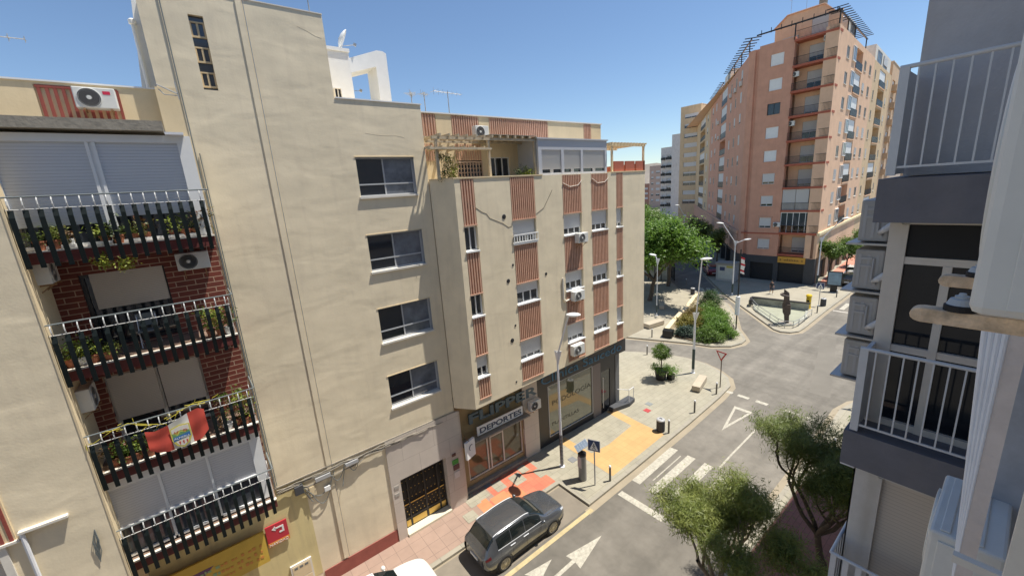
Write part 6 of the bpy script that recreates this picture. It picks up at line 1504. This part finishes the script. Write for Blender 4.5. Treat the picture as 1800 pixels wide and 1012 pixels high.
wd_ = ['first', 'second', 'third', 'fourth', 'fifth', 'sixth', 'seventh', 'eighth', 'ninth', 'tenth', 'eleventh', 'twelfth', 'thirteenth', 'fourteenth']
lay = {0: [-2.85, -2.6, -2.35, -2.0, -1.75, -1.5, -1.2, -.95, -.65, -.4, -.15, .1, .28], 1: [-3.0, -2.8, -2.6, -2.3, -.35, -.15, .08, .28], 2: [-3.0, -2.8, -2.55, -2.35, -2.1, -.55, -.3, -.05, .15, .3]}
for f_, xs in lay.items():
    zt = (14.19, 11.28, 8.36)[f_]
    for i, x in enumerate(xs):
        if (i * 7 + f_ * 3) % 5 == 1: continue
        tall = (f_ == 1 and x > -.4) or (f_ == 2 and x > -.6)
        pot_plant(x, 14.25 + rng.uniform(0, .12), zt, i, 'balcony plant, %s from the left along the %s brick balcony rail' % (wd_[i], names[f_]), rng.uniform(.5, .95) if tall else rng.uniform(.08, .5), lms[(i * 2 + f_) % 5], rng, M_white if (i + f_) % 6 == 2 else None)
for x, z, f_ in ((-1.45, 13.85, 0), (-1.9, 13.95, 0)):
    t = thing('trailing_plant', 'leafy trailing sprig hanging below the top balcony slats, %s' % ('lower right one' if x > -1.6 else 'upper left one'), 'plant', (x, 13.98, z), 'sprigs hanging from the top balcony')
    leaves([Vector((rng.gauss(0, .08), 0, -rng.random() * .25)) for k in range(14)], 220, .08, rng, .04, .4, .4).build('foliage', lms[3], t, fix=False)
# terrace plants on the striped building
for i, (x, z, h, lab) in enumerate(((8.45, 15.45, 1.05, 'tall climber on the lattice at the left end of the striped roof terrace'), (8.85, 15.45, .9, 'climber right beside the tallest one at the left end of the striped roof terrace'), (12.55, 15.4, .45, 'small plant before the sliding doors of the striped roof terrace'), (12.95, 15.4, .35, 'small plant left of the grey glazed box on the striped roof terrace'))):
    t = thing('climbing_plant' if i < 2 else 'terrace_plant', lab, 'plant', (x, 15.0, z), 'plants on the striped roof terrace')
    leaves([Vector((rng.uniform(-.25, .25), rng.uniform(-.05, .15), rng.random() * h)) for k in range(40)], 700, .09, rng, .05, .4, .2).build('foliage', lms[3 if i % 2 else 0], t, fix=False)
    m = L()
    for q in range(5): m.tube([(-.22 + .11 * q, 0, -.0), (-.22 + .11 * q, 0, h)], .008, 4)
    m.build('stem', M_bark, t)
# fallen cover: folding chairs on the second brick balcony
t = thing('folding_chair', 'dark folding chair on the second brick balcony behind the slats', 'chair', (-1.5, 14.9, 11.28))
m = L(); m.box(-.22, .22, -.2, .2, .43, .46); m.build('seat', M_greyrail, t)
m = L(); m.box(-.22, .22, .17, .2, .55, .9); m.build('backrest', M_greyrail, t)
for sx in (-.2, .2):
    m = L(); m.tube([(sx, .2, 0), (sx, -.18, .45)], .012, 5); m.build('leg', M_alu, t); m = L(); m.tube([(sx, -.2, 0), (sx, .2, .9)], .012, 5); m.build('leg', M_alu, t)

# ---------------------------------------------------------------- person walking
def person(loc, rz, label):
    t = thing('person', label, 'person', loc, None, rz)
    J = {}; vs = []; es = []; rr = []
    def v(n, p, r): J[n] = len(vs); vs.append(p); rr.append(r); return n
    def e(a, b): es.append((J[a], J[b]))
    v('pel', (0, 0, .95), (.14, .11)); v('waist', (0, 0, 1.08), (.125, .095)); v('chest', (.01, 0, 1.30), (.15, .11)); v('neckb', (0, 0, 1.46), (.07, .065)); v('neck', (.01, 0, 1.53), (.052, .05)); v('head', (.03, 0, 1.63), (.085, .075)); v('crown', (.02, 0, 1.74), (.07, .06))
    for a, b in (('pel', 'waist'), ('waist', 'chest'), ('chest', 'neckb'), ('neckb', 'neck'), ('neck', 'head'), ('head', 'crown')): e(a, b)
    for s, sg, st in (('L', 1, 1), ('R', -1, -1)):
        v('sh' + s, (0, .17 * sg, 1.42), (.06, .06)); v('el' + s, (-.10 * st, .22 * sg, 1.15), (.042, .042)); v('wr' + s, (.06 * st + .08, .20 * sg, .94), (.028, .028)); v('pa' + s, (.08 * st + .11, .20 * sg, .87), (.034, .018))
        e('neckb', 'sh' + s); e('sh' + s, 'el' + s); e('el' + s, 'wr' + s); e('wr' + s, 'pa' + s)
        for q in range(4):
            L_ = (.062, .072, .068, .052)[q]; y = .20 * sg + (q - 1.5) * .018; v('f%d' % q + s, (.08 * st + .115, y, .835), (.009, .009)); v('g%d' % q + s, (.08 * st + .13, y, .835 - L_), (.007, .007)); e('pa' + s, 'f%d' % q + s); e('f%d' % q + s, 'g%d' % q + s)
        v('th' + s, (.08 * st + .145, .20 * sg - .03 * sg, .85), (.009, .009)); v('tj' + s, (.08 * st + .165, .20 * sg - .04 * sg, .815), (.008, .008)); e('pa' + s, 'th' + s); e('th' + s, 'tj' + s)
        v('hip' + s, (0, .09 * sg, .90), (.095, .095)); v('kn' + s, (.12 * st + .06, .10 * sg, .50), (.06, .06)); v('an' + s, (.20 * st - .05 * (st < 0), .10 * sg, .10 + .06 * (st < 0)), (.036, .036)); v('to' + s, (.20 * st + .14, .10 * sg, .035 + .02 * (st < 0)), (.04, .028))
        e('pel', 'hip' + s); e('hip' + s, 'kn' + s); e('kn' + s, 'an' + s); e('an' + s, 'to' + s)
    me = bpy.data.meshes.new('body'); me.from_pydata(vs, es, []); o = bpy.data.objects.new('body', me); COL.objects.link(o); o.parent = t
    me.materials.append(mat('skin', (.36, .20, .13), .6))
    o.modifiers.new('skin', 'SKIN'); sub = o.modifiers.new('sub', 'SUBSURF'); sub.levels = 1; sub.render_levels = 2
    for i, r_ in enumerate(rr): me.skin_vertices[0].data[i].radius = r_
    me.skin_vertices[0].data[0].use_root = True
    m = L(); m.lathe([(.10, 1.44), (.155, 1.42), (.17, 1.30), (.15, 1.10), (.155, .96), (.14, .95)], (0, 0, 0), 'Z', 18); ob = m.build('shirt', mat('dark_shirt', (.03, .03, .035), .8), t, smooth=True); ob.scale = (.82, 1.12, 1)
    for sg, st in ((1, 1), (-1, -1)):
        m = L(); m.tube([(0, .16 * sg, 1.42), (-.05 * st, .20 * sg, 1.28), (-.09 * st, .22 * sg, 1.18)], .066, 10); m.build('sleeve', mat('dark_shirt', (.03, .03, .035)), t, smooth=True)
        m = L(); m.tube([(0, .08 * sg, .97), (.05 * st + .02, .095 * sg, .72), (.11 * st + .05, .10 * sg, .54)], .112, 12, 0, .085); m.build('shorts', mat('dark_shorts', (.05, .055, .07), .8), t, smooth=True)
        m = L(); zz = .02 * (st < 0); m.lathe([(.001, -.03), (.045, -.02), (.05, .02), (.03, .06), (.001, .07)], (0, 0, 0), 'Z', 12); sh = m.build('shoe', M_white, t, smooth=True); sh.scale = (2.4, 1, 1); sh.location = (.20 * st + .07, .10 * sg, .032 + zz)
    m = L(); m.lathe([(.001, .115), (.06, .10), (.085, .05), (.09, .0), (.07, -.05), (.04, -.06)], (.01, 0, 1.67), 'Z', 16); m.build('hair', mat('dark_hair', (.02, .015, .012), .7), t, smooth=True)
    m = L(); m.tube([(.115, 0, 1.655), (.135, 0, 1.63)], .012, 6, 0, .016)
    for s in (-1, 1): m.lathe([(.001, -.01), (.018, 0), (.001, .01)], (.02, .088 * s, 1.64), 'Y', 8)
    m.build('nose_and_ears', mat('skin', (.36, .20, .13)), t, smooth=True)
    m = L()
    for s in (-1, 1): m.lathe([(.001, .0), (.009, .002), (.001, .006)], (.108, .032 * s, 1.66), 'X', 8)
    m.tube([(.108, -.022, 1.592), (.112, 0, 1.59), (.108, .022, 1.592)], .004, 4); m.build('eyes_and_mouth', M_black, t)
person((56.1, 19.35, .004), R(215), 'person in dark shirt and shorts walking across the far plaza')
t = thing('distant_stall', 'white and pink umbrella stand behind the plaza tree trunk', 'parasol', (49.5, 34.5, 0))
m = L(); m.tube([(0, 0, 0), (0, 0, 2.6)], .04, 6); m.build('pole', M_white, t)
m = L(); m.lathe([(1.5, 2.1), (1.0, 2.5), (.4, 2.8), (.001, 2.95), (.4, 2.76), (1.0, 2.46)], (0, 0, 0), 'Z', 8); m.build('canopy', M_offw, t)
